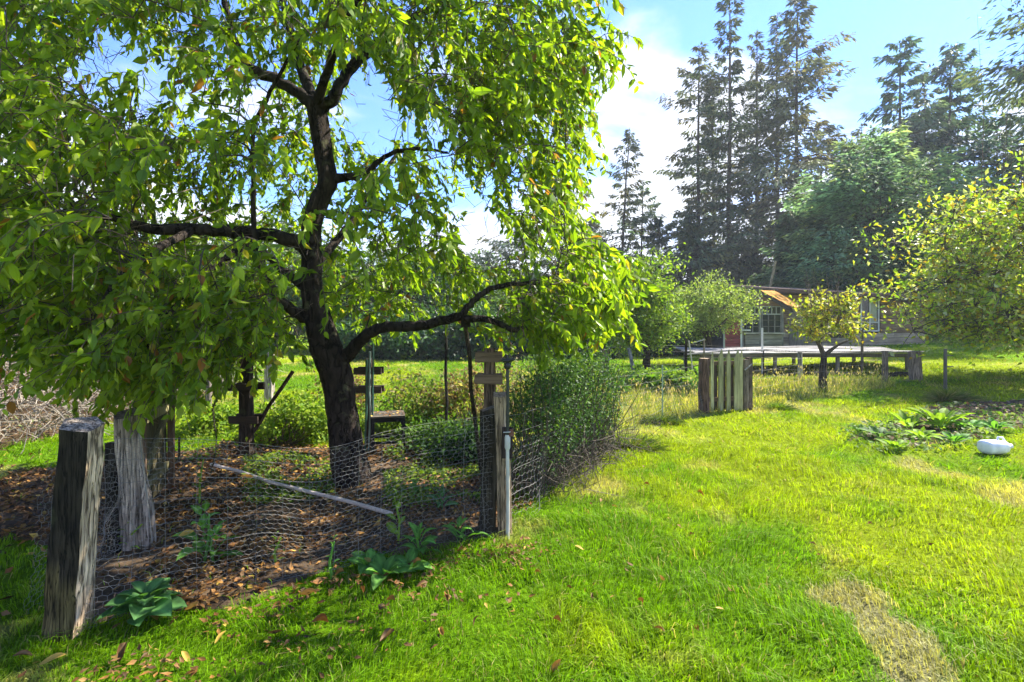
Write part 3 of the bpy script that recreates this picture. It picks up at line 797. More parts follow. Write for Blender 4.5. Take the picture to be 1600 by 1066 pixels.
con(872, 268, 46, 66, .05, 90, 26, MD, 'hazy conifer half hidden by the fruit tree crown edge')
con(815, 335, 50, 60, .05, 90, 27, DK, 'low conifer seen through the fruit tree gap')
con(1030, 352, 44, 55, .02, 110, 28, DK, 'squat dark conifer at the left foot of the stand')
con(1078, 345, 40, 62, .02, 150, 29, DK, 'broad dark conifer above the round apple tree')
con(1160, 380, 42, 50, .02, 100, 30, DK, 'low dark conifer behind the shed gable')
con(1600, 250, 42, 90, .03, 110, 31, MD, 'broad conifer at the right edge above the apple tree')
con(1232, 352, 31, 48, .02, 170, 32, MD, 'small dense green fir behind the mossy shed roof', ragged=.25, density=1.4)
con(1190, 330, 55, 50, .03, 90, 36, GR, 'far conifer showing between the trunks of the stand')
con(1310, 300, 46, 55, .03, 110, 37, DK, 'dark conifer left of the bushy young fir')
con(920, 345, 48, 60, .03, 90, 38, DK, 'low dark conifer above the fruit tree bough tip')
con(1505, 300, 38, 65, .02, 120, 39, DK, 'dark conifer right of the bushy young fir')
conifer('young_fir', 'bushy bright green young fir standing over the right end of the shed', (1362 - 800) / 800 * 29, 29, 10.6, 4.3, .01, 330, 33, (.15, .24, .14), mat='soft_needle', ragged=.22, density=2.4, profile=.45, up=.28, slen=.75)

# ------------------------------------------------------------------ broadleaf trees and bushes
def bush(name, label, cat, c, r, nleaf, ll, pal, stems=10, base=None, group=None, kind='kite', seed=1, mat='leaf_far', clump=60, trunk=None, wr=.5, crown='crown', stemcol=(.06, .045, .035), up=.2, bare=0, spread=.16, yellow=.0, zmin=.04, rag=.36):
    """clumped crown in an ellipsoid, stems reaching into it"""
    global R
    keep = R; R = np.random.RandomState(seed)
    c = np.array(c, float); r = np.array(r, float)
    b = np.array(base if base is not None else (c[0], c[1], 0), float); b[2] = GZ(b[0], b[1])
    root = thing(name, tuple(b), label, cat, group)
    u = unit(R.normal(0, 1, (clump, 3))) * (R.uniform(.25, 1, (clump, 1)) ** .45)
    cc = c + u * r * R.uniform(1 - rag, 1 + rag * .8, (clump, 1)) - b
    cc[:, 2] = np.where(cc[:, 2] < zmin, zmin + R.uniform(0, .3, clump) * r[2], cc[:, 2])
    tk = MB()
    if trunk:
        hz, tr = trunk
        top = np.array([(c[0] - b[0]) * .35, (c[1] - b[1]) * .35, hz])
        ln = smooth_line([(0, 0, -.1), (R.normal(0, .02), 0, hz * .35), (top[0] * .6 + R.normal(0, .02), top[1] * .6, hz * .7), tuple(top)], 4)
        tk.tube(ln, np.linspace(tr * 1.25, tr * .8, len(ln)), 9, stemcol, jit=.12)
        sk = [[(*ln[-1], tr * .8), (*(ln[-1] + [0, 0, .05]), tr * .7)]]
        for q in range(6):
            e = cc[R.randint(clump)]
            m = top * .5 + e * .5 + R.normal(0, .05 * r[0], 3)
            sk.append([(*ln[-1], tr * .7), (*m, tr * .4), (*(e * .85 + top * .15), tr * .18)])
        tk.build('trunk', M['bark'], root, smooth=True)
        tk = MB()
        for s_ in sk[1:]:
            q = smooth_line(s_, 4); tk.tube(q[:, :3], q[:, 3], 6, stemcol, jit=.1)
        for pts, rr in grow(sk, cc, rtip=max(.004, tr * .06), rbase=tr * .35, step=.4): tk.tube(pts, rr, 4, stemcol, cap=False)
    else:
        for q in range(stems):
            e = cc[R.randint(clump)]
            s0 = np.array([e[0] * .3 + R.normal(0, .1) * r[0], e[1] * .3 + R.normal(0, .1) * r[1], -.02])
            ln = smooth_line([s0, (s0 + e) / 2 + R.normal(0, .05, 3), e], 3)
            tk.tube(ln, np.linspace(.008 + .008 * r[2], .003, len(ln)), 4, stemcol, cap=False)
    if bare:
        for q in range(bare):
            e = cc[R.randint(clump)] * [.8, .8, 1]; e[2] = (c[2] - b[2]) + r[2] * .4
            tp = e + [R.normal(0, .12), R.normal(0, .1), r[2] * R.uniform(.9, 2.0)]
            tk.tube([e * .8, e, (e + tp) / 2 + R.normal(0, .04, 3), tp], [.012, .01, .007, .003], 4, (.13, .095, .07), cap=False)
    lf = MB(); per = nleaf // clump
    pal = np.array(pal)
    for q in range(clump):
        n = per; o = R.normal(0, 1, (n, 3)) * spread * R.uniform(.6, 1.5) * r.mean() * [1.15, 1.15, .85]
        p = cc[q] + o; p[:, 2] = np.maximum(p[:, 2], .01)
        ax = unit(R.normal(0, 1, (n, 3)) + [0, 0, up] + u[q] * .4); nr = unit(R.normal(0, .7, (n, 3)) + [0, 0, .8])
        s = ll * R.uniform(.6, 1.3, n)
        col = pal[R.randint(0, len(pal), n)] * R.uniform(.7, 1.3, n)[:, None] * R.uniform(.8, 1.2)
        if yellow: 
            k = R.rand(n) < yellow; col[k] = np.array([.40, .27, .02]) * R.uniform(.6, 1.1, k.sum())[:, None]
        lf.leaves(p, ax, nr, s, s * wr, col, kind, R.uniform(-.1, .6, n))
        m_ = min(n, 14)
        if trunk: tk.segs(np.tile(cc[q], (m_, 1)), p[:m_], .004 + .0012 * r[0], stemcol, r1=.003)
    tk.build('branches', M['twig'], root, kind='stuff')
    lf.build(crown, M[mat], root)
    R = keep
    return root
YG = [(.16, .24, .02), (.11, .20, .018), (.22, .29, .03)]
MG = [(.09, .16, .022), (.06, .12, .02), (.13, .20, .03)]
DG = [(.035, .08, .025), (.05, .11, .03), (.022, .055, .02)]

# clipped hedge wall behind the orchard and the thick bushes on the left
for i, (px0, px1, top, Y) in enumerate([(545, 660, 498, 21), (650, 770, 490, 21.5), (760, 880, 492, 22), (870, 985, 496, 22.5), (975, 1085, 498, 23.5), (1060, 1150, 500, 25)]):
    xc = ((px0 + px1) / 2 - 800) / 800 * Y; h = EYE + (500 - top) / 800 * Y
    lab = ['dark evergreen hedge bush seen beside the fruit tree trunk', 'dark evergreen hedge bush behind the two branch props', 'dark evergreen hedge bush behind the sprinkler pipe', 'dark evergreen hedge bush behind the broken fence post', 'dark evergreen hedge bush behind the leaning orchard trunks', 'dark evergreen hedge bush under the round apple tree'][i]
    bush('hedge_bush', lab, 'hedge', (xc, Y, h * .5), ((px1 - px0) / 1600 * Y * 1.15, 1.6, h * .56), 7000, .22, DG, 6, seed=40 + i, clump=90, group='dark hedge behind the orchard', spread=.2)
# trees behind the plum on the left
for i, (px, top, Y, w, pal) in enumerate([(-60, 300, 17, 150, MG), (110, 400, 22, 150, YG), (270, 370, 24, 140, MG), (430, 350, 26, 130, MG), (560, 390, 27, 110, MG), (660, 400, 28, 95, DG), (745, 432, 29, 80, MG), (-260, 330, 15, 160, MG)]):
    xc = (px - 800) / 800 * Y; h = EYE + (500 - top) / 800 * Y
    lab = ['green tree at the left edge behind the bramble bank', 'yellow-green tree behind the left half of the fruit tree', 'green tree behind the thick left bough', 'green tree behind the fruit tree trunk', 'green tree just right of the fruit tree trunk', 'dark tree behind the low right bough', 'small green tree below the sky gap in the crown', 'green tree out past the left edge'][i]
    bush('broadleaf_tree', lab, 'tree', (xc, Y, h * .56), (w / 800 * Y, 3, h * .46), 9000, .26, pal, seed=60 + i, clump=110, trunk=(h * .3, .22), group='trees behind the fruit tree', spread=.17)
# far woods closing the horizon
def woods():
    mb = MB(); n = 46000
    px = R.uniform(-900, 2700, n); Y = R.uniform(56, 72, n); X = (px - 800) / 800 * Y
    h = 4.5 + 4.5 * fbm(X * .08, X * 0, 2, 4) + 2.5 * (vnoise(X * .35, X * 0, 5) - .5)
    z = R.uniform(0, 1, n) ** .8 * h
    ax = unit(R.normal(0, 1, (n, 3))); nr = unit(R.normal(0, 1, (n, 3)))
    mb.leaves(np.stack([X, Y, z], -1), ax, nr, R.uniform(.6, 1.4, n), .5, np.array([.026, .048, .022]) * R.uniform(.4, 1.7, n)[:, None], 'kite')
    mb.build('far_woods', M['needle'], kind='stuff', label='dark mass of distant woodland closing the horizon', cat='woods')
woods()

bush('apple_tree', 'round bushy apple tree left of the red shed wall', 'tree', (6.95, 18, 1.95), (1.35, 1.2, 1.0), 14000, .085, [(.22, .29, .06), (.15, .22, .05), (.30, .35, .10)], base=(6.9, 18, 0), seed=80, clump=130, trunk=(1.0, .11), spread=.13)
bush('apple_tree', 'taller leafy apple tree just beyond the fruit tree bough tip', 'tree', (3.6, 14.2, 1.95), (1.15, 1.1, 1.25), 13000, .10, YG, base=(3.75, 14.2, 0), seed=81, clump=110, trunk=(1.0, .10), spread=.14)
bush('apple_tree', 'small apple tree with bare lower trunk behind the wire fence', 'tree', (3.2, 17.5, 1.7), (.9, .9, .75), 6000, .09, MG, base=(4.55, 17.5, 0), seed=82, clump=60, trunk=(1.0, .09), spread=.14)
p0 = P(1287, 613)
bush('pear_tree', 'little yellow-green pear tree with bare upright shoots in front of the shed', 'tree', (p0[0] + .02, p0[1], 1.62), (.70, .62, .5), 1900, .10, [(.34, .36, .03), (.22, .28, .03), (.40, .36, .08)], base=p0, seed=83, clump=46, trunk=(.8, .075), rag=.5, kind='six', bare=16, spread=.17, yellow=.12, up=.1, stemcol=(.075, .06, .045))
bush('apple_tree', 'big yellowing apple tree leaning in from the right edge', 'tree', (14.7, 12.4, 2.75), (5.0, 3.0, 2.9), 40000, .135, [(.42, .46, .03), (.28, .38, .03), (.18, .30, .02), (.42, .44, .20)], zmin=1.02, rag=.2, base=(14.6, 12.4, 0), seed=84, clump=560, trunk=(1.2, .18), kind='six', bare=30, spread=.075, yellow=.12, stemcol=(.075, .06, .05))

# evergreen shrub beside the corner post
def shrub():
    root = thing('holly_shrub', (.3, 4.9, 0), 'dense dark glossy shrub growing through the wire beside the sprinkler pipe', 'shrub')
    lf, tw = MB(), MB(); n = 15000
    t = R.rand(n); h = 1.03 + .22 * t + .12 * (vnoise(t * 9, 0 * t, 3) - .5)
    u = unit(R.normal(0, 1, (n, 3))) * (R.uniform(.3, 1, (n, 1)) ** .4)
    ctr = np.stack([-.15 + t * .95, -.15 + t * 1.75, h * .52], -1)
    p = ctr + u * np.stack([.34 + 0 * t, .4 + 0 * t, h * .52], -1)
    k = (p[:, 2] > .04) & (R.rand(n) < np.clip(p[:, 2] * 3.5 + .3, 0, 1)); p = p[k]; n = len(p)
    s = R.uniform(.028, .048, n)
    c = np.array([[.045, .10, .022], [.065, .13, .028], [.03, .07, .018], [.12, .19, .03]])[R.choice(4, n, p=[.4, .3, .2, .1])] * R.uniform(.7, 1.3, n)[:, None]
    lf.leaves(p, unit(R.normal(0, 1, (n, 3)) + [0, 0, .3]), unit(R.normal(0, .8, (n, 3)) + [0, 0, .6]), s, s * .52, c, 'six', .1)
    m = 420; t = R.rand(m); b = np.stack([-.15 + t * .95 + R.normal(0, .12, m), -.15 + t * 1.75 + R.normal(0, .15, m), 0 * t], -1)
    e = b + np.stack([R.normal(0, .22, m), R.normal(0, .22, m), R.uniform(.35, 1.2, m)], -1)
    md = (b + e) / 2 + R.normal(0, .05, (m, 3))
    tw.segs(b, md, .005, (.13, .10, .075)); tw.segs(md, e, .004, (.10, .08, .055), r1=.002)
    m = 900; t = R.rand(m); b = np.stack([-.1 + t * .95 + R.normal(.1, .16, m), -.2 + t * 1.7 + R.normal(-.1, .15, m), R.uniform(.02, .35, m)], -1)
    tw.segs(b, b + R.normal(0, .13, (m, 3)), .0028, np.array([.20, .16, .12]) * R.uniform(.4, .9, m)[:, None])
    tw.build('stems', M['twig'], root, kind='stuff'); lf.build('crown', M['gloss'], root)
shrub()

# bramble bank on the left
def brambles():
    mb = MB(); lf = MB(); n = 3800
    x = R.uniform(-15.5, -6.3, n); y = R.uniform(6.6, 12.5, n)
    h = np.clip((-x - 5.6) * .42, .15, 2.7) * (.75 + .5 * fbm(x, y, 1, 3))
    b = np.stack([x, y, R.uniform(0, .8, n) * h], -1)
    an = R.uniform(0, 6.28, n); L = R.uniform(.35, 1.1, n)
    cur = b; dz = R.uniform(.1, .9, n)
    for i in range(4):
        nx = cur + np.stack([np.cos(an) * L / 4, np.sin(an) * L / 4, (dz - i * .45) * L / 4], -1) + R.normal(0, .03, (n, 3))
        nx[:, 2] = np.maximum(nx[:, 2], .02)
        mb.segs(cur, nx, .006, np.array([.25, .215, .17]) * R.uniform(.45, 1.35, n)[:, None], r1=.004); cur = nx
    m = 26000; x = R.uniform(-15.5, -6.2, m); y = R.uniform(6.5, 12.5, m)
    h = np.clip((-x - 5.6) * .42, .12, 2.7) * (.75 + .5 * fbm(x, y, 1, 3))
    p = np.stack([x, y, R.uniform(0, 1, m) ** .6 * h], -1)
    c = np.array([[.24, .205, .15], [.17, .145, .11], [.14, .17, .05], [.32, .28, .21]])[R.choice(4, m, p=[.4, .27, .13, .2])] * R.uniform(.6, 1.3, m)[:, None]
    lf.leaves(p, R.normal(0, 1, (m, 3)), R.normal(0, 1, (m, 3)), R.uniform(.05, .13, m), .022, c, 'kite')
    t = thing('bramble_thicket', (0, 0, 0), 'grey-brown bank of dry tangled brambles at the left edge', 'thicket')
    mb.build('canes', M['twig'], t, kind='stuff'); lf.build('dry_leaves', M['dead'], t, kind='stuff')
    # earth core so the bank is solid
    co = MB(); X = np.linspace(-16, -6.2, 30); Yv = np.linspace(6.4, 13, 20); A, B = np.meshgrid(X, Yv, indexing='ij')
    Z = np.clip((-A - 6.2) * .22, -.05, 1.4) * np.clip(np.minimum(B - 6.4, 13 - B), 0, 1) * (.8 + .3 * fbm(A, B, 1, 3)) - .03
    V = np.stack([A, B, Z], -1).reshape(-1, 3); a = (np.arange(29)[:, None] * 20 + np.arange(19)[None]).reshape(-1)
    co.add(V, np.stack([a, a + 20, a + 21, a + 1], -1), (1.3, 1.2, 1)).build('bank_earth', M['soil'], kind='structure', smooth=True)
brambles()

# ------------------------------------------------------------------ split posts
def split_post(mb, base, top, sec, colf, rings=9, rough=.006, slant=(0, 0), seed=0):
    """rough split timber between two points; sec is its cross section, colf gives a colour for each corner"""
    rs = np.random.RandomState(seed)
    base = np.array(base, float); top = np.array(top, float); sec = np.array(sec, float); k = len(sec)
    off = rs.normal(0, rough, (k, 2)); V = []
    for i in range(rings + 1):
        t = i / rings; c = base * (1 - t) + top * t
        off = off * .8 + rs.normal(0, rough, (k, 2))
        s = sec * (1.06 - .12 * t) + off
        z = c[2] + ((s[:, 0] * slant[0] + s[:, 1] * slant[1]) if i == rings else 0)
        V.append(np.stack([c[0] + s[:, 0], c[1] + s[:, 1], z + 0 * s[:, 0]], -1))
    V = np.array(V)
    for j in range(k):                      # each side its own colour, edges stay crisp
        j2 = (j + 1) % k
        q = np.stack([V[:, j], V[:, j2]], 1).reshape(-1, 3)
        F = [(2 * i, 2 * i + 1, 2 * i + 3, 2 * i + 2) for i in range(rings)]
        cc = np.array([np.array(colf(j, (i // 2) / rings + rs.normal(0, .03))) * rs.uniform(.75, 1.25) for i in range(2 * rings + 2)])
        mb.add(q, F, cc)
    tp = V[-1]; mb.add(np.vstack([tp, tp.mean(0)]), [(i, (i + 1) % k, k) for i in range(k)], colf(-1, 1))
    return mb
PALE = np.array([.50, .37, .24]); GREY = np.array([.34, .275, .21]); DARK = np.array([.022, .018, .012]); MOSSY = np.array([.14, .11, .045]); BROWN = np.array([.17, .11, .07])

def turn(sec, deg, k=1):
    a = math.radians(deg); c, s_ = math.cos(a), math.sin(a)
    return [(k * (x * c - y * s_), k * (x * s_ + y * c)) for x, y in sec]
# tall near post: left faces coloured dark, pale split right faces
b = P(103, 985); t = P(128, 662, 2.64)
sec = turn([(-.105, -.03), (-.05, -.075), (.022, -.105), (.055, -.075), (.10, -.01), (.06, .08), (-.08, .07)], 41, .95)
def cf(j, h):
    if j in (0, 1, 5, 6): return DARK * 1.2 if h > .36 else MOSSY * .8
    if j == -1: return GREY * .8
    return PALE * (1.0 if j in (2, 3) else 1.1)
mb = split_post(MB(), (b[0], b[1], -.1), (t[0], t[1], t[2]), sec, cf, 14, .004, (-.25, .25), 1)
mb.build('fence_post', M['wood'], label='tall split cedar post, dark on one side, nearest the camera', cat='post', group='split cedar posts of the wire fence')

# second post, weathered grey round face
b = P(207, 850); t = P(198, 640, 3.62)
an = np.linspace(0, 2 * math.pi, 11, endpoint=False)
sec = np.stack([np.cos(an) * .085, np.sin(an) * .09], -1)
mb = split_post(MB(), (b[0] + .02, b[1], -.1), (t[0], t[1], t[2] - .03), sec, lambda j, h: GREY * (1.15 if h < .9 else .9) * (1 if j != -1 else .55), 12, .003, (0, .3), 2)
# low shoulder piece at its right foot
mb.tube([(b[0] + .12, b[1] - .02, -.05), (b[0] + .115, b[1] - .02, .3), (b[0] + .07, b[1] - .02, .62)], [.055, .045, .012], 6, GREY, jit=.08)
mb.build('fence_post', M['wood'], label='grey weathered post with a slanted top, second from the left, beside the old board gate', cat='post', group='split cedar posts of the wire fence')
w = MB(); w.segs([P(216, 670, 3.5)], [P(238, 845, 3.55)], .004, (1.3, 1.3, 1.2)); w.build('wire_stay', M['metal'], label='straight pale wire stay leaning on the grey weathered post', cat='wire')
mb = split_post(MB(), (P(179, 862)[0], P(179, 862)[1], -.1), (P(176, 690, 3.6)[0], 3.6, .74), [(-.03, -.02), (.03, -.02), (.03, .02), (-.03, .02)], lambda j, h: DARK * 1.4, 6, .003, (0, 0), 3)
mb.build('fence_stake', M['wood'], label='thin dark stake standing against the left of the grey weathered post', cat='stake')

# old board gate, standing open away from the camera
def board_gate():
    A = np.array([P(214, 815)[0] - .02, 4.05]); B = np.array([-3.28, 4.85])
    L = np.linalg.norm(B - A); an = math.atan2(*(B - A)[::-1])
    root = thing('board_gate', (A[0], A[1], GZ(*A)), 'old open gate of mossy upright boards with diagonal brace behind the grey post', 'gate', rz=an)
    def bd(c, s, rot=None, col=BROWN, nm='board'):
        MB().box((0, 0, 0), s, rot, col * R.uniform(.8, 1.2), wob=.003).build(nm, M['boardz'], root, loc=c)
    n = 6; wd = L / n
    for i in range(n):
        h = .95 + R.uniform(-.05, .04)
        bd((wd * (i + .5), 0, h / 2 + .06), (wd - .02, .022, h), None, np.array([.10, .085, .045]) * R.uniform(.7, 1.2))
    for z in (.25, .80): bd((L / 2, -.028, z), (L, .03, .08), None, np.array([.20, .18, .09]), 'rail')
    a2 = math.atan2(.5, L * .9)
    for s_, zc_ in ((1, .52),):
        rm = Matrix.Rotation(-a2 * s_, 3, 'Y')
        bd((L / 2, -.030, zc_), (L * 1.0, .028, .075), rm, np.array([.22, .20, .10]), 'brace')
    for x in (.03, L - .03): bd((x, -.05, .5), (.05, .05, 1.02), None, BROWN * .7, 'stile')
board_gate()

# corner post: dark rough half and pale split half
def corner_post():
    b = P(775, 832)
    root = thing('fence_post', (b[0], b[1], 0), 'corner post of one dark and one pale split timber beside the sprinkler pipe', 'post', 'split cedar posts of the wire fence')
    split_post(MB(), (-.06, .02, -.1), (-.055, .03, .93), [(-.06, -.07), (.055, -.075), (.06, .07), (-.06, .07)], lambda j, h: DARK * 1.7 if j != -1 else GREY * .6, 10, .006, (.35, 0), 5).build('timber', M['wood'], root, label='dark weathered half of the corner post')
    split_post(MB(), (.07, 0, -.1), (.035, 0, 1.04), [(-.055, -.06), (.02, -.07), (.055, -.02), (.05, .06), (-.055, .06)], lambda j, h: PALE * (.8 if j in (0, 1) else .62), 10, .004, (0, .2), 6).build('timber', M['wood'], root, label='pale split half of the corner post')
    MB().box((.085, -.09, .70), (.075, .05, .22), None, (.05, .035, .03), .004).build('block', M['boardz'], root)
    MB().box((.115, -.10, .775), (.035, .045, .05), None, (.22, .10, .07), .004).build('block', M['boardz'], root)
corner_post()

# riser pipe with sprinkler
def standpipe():
    b = P(793, 842)
    root = thing('sprinkler_pipe', (b[0], b[1], 0), 'thin upright pipe, white below and black above, with a sprinkler head on top', 'sprinkler')
    MB().tube([(0, 0, -.05), (.003, 0, .3), (0, 0, .66)], .0135, 10, (.50, .49, .44)).build('lower_pipe', M['plastic'], root, smooth=True)
    MB().tube([(0, 0, .655), (0, 0, .67), (0, 0, .74), (0, 0, .76)], [.017, .022, .022, .016], 10, (.55, .54, .50)).build('coupling', M['plastic'], root, smooth=True)
    MB().tube([(0, 0, .76), (.002, 0, 1.0), (0, 0, 1.25)], .0125, 10, (.03, .035, .038)).build('upper_pipe', M['plastic'], root, smooth=True)
    m = MB()
    m.tube([(0, 0, 1.24), (0, 0, 1.26), (0, 0, 1.285)], [.018, .03, .018], 8, (.02, .02, .02))
    m.tube([(-.05, 0, 1.31), (0, 0, 1.30), (.055, -.01, 1.315)], [.010, .02, .008], 7, (.02, .02, .02))
    m.tube([(0, 0, 1.28), (0, .005, 1.345)], [.016, .012], 7, (.02, .02, .02))
    for s_ in (-1, 1): m.tube([(s_ * .02, 0, 1.27), (s_ * .035, 0, 1.32), (s_ * .01, 0, 1.35)], .005, 5, (.02, .02, .02))
    m.build('sprinkler_head', M['plastic'], root, smooth=True)
    m = MB(); m.tube([(-.03, -.012, .78), (.02, -.02, .785), (.02, .01, .79), (-.04, .012, .785)], .004, 5, (.5, .5, .48)); m.build('clip', M['plastic'], root)
standpipe()

# ------------------------------------------------------------------ wire fences
def wire_fence(name, label, pts, tops, hexes, sag=.06, cell=.044, strands=8, verts_every=.15, r=.0010, wob=.035, hexh=1., seed=2):
    """pts: ground line; tops: heights at those points. One fence of strands, uprights and hexagon netting"""
    rs = np.random.RandomState(seed)
    pts = np.array(pts, float); d = np.concatenate([[0], np.cumsum(np.linalg.norm(np.diff(pts, axis=0), axis=1))]); Ltot = d[-1]
    tops = np.array(tops, float)
    nx = np.array([-(pts[-1] - pts[0])[1], (pts[-1] - pts[0])[0]]) / np.linalg.norm(pts[-1] - pts[0])
    def Q(s, t):
        s = np.asarray(s, float); t = np.asarray(t, float)
        x = np.interp(s, d, pts[:, 0]); y = np.interp(s, d, pts[:, 1]); h = np.interp(s, d, tops)
        o = (fbm(s * 2.2 + seed, t * 1.5, seed, 2) - .5) * wob * 5
        z = gz(x, y) + .015 + t * h + (fbm(s * 1.6 + 7, t * 2, seed + 1, 2) - .5) * wob * 2.2
        return np.stack([x + nx[0] * o, y + nx[1] * o, z], -1)
    root = thing(name, (0, 0, 0), label, 'fence')
    S_ = np.linspace(0, Ltot, int(Ltot / .06) + 2)
    for i in range(strands):
        t = i / (strands - 1); q = Q(S_, np.full_like(S_, t ** .85))
        MB().segs(q[:-1], q[1:], r * (1.25 if i in (0, strands - 1) else 1)).build('strand', M['metal'], root)
    up = MB(); T_ = np.linspace(0, 1, 8)
    for s in np.arange(.1, Ltot, verts_every):
        q = Q(np.full_like(T_, s) + rs.normal(0, .004, 8), T_); up.segs(q[:-1], q[1:], r)
    up.build('upright_wires', M['metal'], root, kind='stuff')
    if hexes:
        hx = MB(); w = cell; hh = cell * .9
        nx_ = int(Ltot / w); hmax = float(tops.mean()) * hexh; ny = int(hmax / (hh * .75))
        A, B = [], []
        for j in range(ny):
            z0 = j * hh * .75; sh = (j % 2) * w / 2
            s = np.arange(nx_) * w + sh
            top_ = (s, np.full(nx_, z0 + hh * .5)); L_ = (s - w / 2, np.full(nx_, z0 + hh * .25)); R_ = (s + w / 2, np.full(nx_, z0 + hh * .25))
            Ld = (s - w / 2, np.full(nx_, z0 - hh * .25))
            for a_, b_ in ((L_, top_), (top_, R_), (Ld, L_)):
                A.append(np.stack(a_, -1)); B.append(np.stack(b_, -1))
        A = np.vstack(A); B = np.vstack(B)
        jit = lambda q: q + (vnoise(q[:, 0] * 37, q[:, 1] * 41, 3)[:, None] - .5) * .014
        A, B = jit(A), jit(B)
        k = (A[:, 0] > 0) & (B[:, 0] < Ltot) & (A[:, 0] < Ltot) & (B[:, 0] > 0)
        A, B = A[k], B[k]; hm = tops.mean()
        hx.segs(Q(A[:, 0], A[:, 1] / hm), Q(B[:, 0], B[:, 1] / hm), r * .85)
        hx.build('chicken_wire', M['metal'], root, kind='stuff')
    return root
A0 = P(112, 985)[:2]; A1 = P(772, 836)[:2]
wire_fence('wire_fence', 'sagging wire fence with chicken wire between the tall split post and the corner post', [A0, (A0 + A1) / 2, A1], [.98, .80, .90], True, seed=2)
wire_fence('wire_fence', 'crumpled chicken wire running back between the tall split post and the grey post', [P(75, 960)[:2], P(150, 900)[:2], P(190, 858)[:2]], [.85, .75, .7], True, wob=.06, strands=4, seed=3)
C0 = P(795, 828)[:2]; C1 = P(870, 765)[:2]; C2 = P(945, 690)[:2]; C3 = P(1035, 660)[:2]; C4 = P(1100, 646)[:2]
wire_fence('wire_fence', 'wire fence running from the corner post past the dark shrub to the picket gate', [C0, C1, C2, C3, C4], [.85, .8, .8, .8, .85], True, cell=.07, strands=6, verts_every=.2, r=.0013, seed=4, hexh=.8)
D0 = P(1175, 641)[:2]; D1 = P(1290, 620)[:2]; D2 = P(1383, 604)[:2]; D3 = P(1430, 597)[:2]
wire_fence('wire_fence', 'wire fence from the picket gate past the pear tree to the thick stump post', [D0, D1, D2, D3], [.8, .8, .8, .8], False, strands=6, verts_every=.2, r=.0016, seed=5, wob=.006)
E0 = P(945, 600)[:2]; E1 = P(1080, 596)[:2]; E2 = P(1250, 592)[:2]
wire_fence('wire_fence', 'far wire fence behind the vegetable bed', [E0, E1, E2], [.9, .9, .8], False, strands=6, verts_every=.3, r=.0018, seed=6, wob=.006)

# stakes and posts of the farther fences
def stake(px, base, top, r, col, label, cat='post', mat='wood', k=8, name='fence_post', lean=0, Y=None):
    b = P(px, base) if Y is None else np.array([(px - 800) / 800 * Y, Y, 0])
    h = EYE - (top - 500) / 800 * b[1]
    MB().tube([(0, 0, -.1), (lean * .4, 0, h * .5), (lean, 0, h)], [r * 1.05, r, r * .95], k, col, jit=.06).build(name, M[mat], loc=(b[0], b[1], GZ(b[0], b[1])), label=label, cat=cat)
stake(1383, 602, 551, .065, GREY * .8, 'grey round post left of the thick stump post')
stake(1431, 598, 553, .14, GREY * .7, 'thick stump-like post at the right end of the wire fence', k=12, lean=-.05)
stake(1347, 590, 520, .035, GREY * .6, 'thin post rising above the plank platform right of the pear tree')
stake(1250, 595, 553, .06, (.3, .29, .26), 'lichen-grey post left of the pear tree', k=9)
stake(1191, 586, 512, .03, (.62, .60, .55), 'pale pole standing left of the pear tree', mat='plastic', lean=.0, name='fence_pole')
stake(1193, 592, 550, .018, DARK * 2, 'thin dark rod beside the pale pole', name='fence_rod')
stake(946, 592, 545, .10, (.30, .20, .14), 'broken reddish post standing above the dark shrub')
stake(1072, 612, 530, .03, DARK * 1.6, 'thin dark stake left of the picket gate', name='fence_stake')
stake(1035, 655, 570, .012, (.30, .42, .30), 'thin green metal stake in the dry grass left of the picket gate', mat='plastic', name='fence_stake')
stake(992, 600, 545, .045, (.34, .33, .30), 'pale slim trunk-like post behind the vegetable bed', lean=-.15)
stake(1083, 590, 533, .02, (.5, .48, .42), 'left pole of the pale pole frame behind the picket gate', name='frame_pole', lean=-.12, mat='plastic')
stake(1100, 590, 530, .025, GREY, 'right pole of the pale pole frame behind the picket gate', name='frame_pole')
stake(280, 724, 682, .012, DARK * 2, 'short thin rod stuck in the leaf litter', name='garden_rod')
stake(421, 642, 548, .09, (.42, .36, .30), 'pale peeling post left of the fruit tree trunk')
stake(326, 648, 592, .05, (.34, .28, .24), 'slim pale post under the hanging leaves', )
mb = MB(); mb.tube([P(1083, 536, 14), P(1100, 531, 14)], .014, 6, (.5, .48, .42)); mb.build('frame_crossbar', M['plastic'], label='short pale bar joining the tops of the pole frame', cat='pole')
e0 = P(1195, 588)[:2]; e1 = P(1425, 594)[:2]
q = np.linspace(0, 1, 14)[:, None]; q = np.array([*e0]) * (1 - q) + np.array([*e1]) * q
MB().tube(np.column_stack([q, gz(q[:, 0], q[:, 1]) + .05]), .075, 6, DARK * 1.5, jit=.25).build('edging_log', M['wood'], label='low dark timber edging along the foot of the far wire fence', cat='edging')

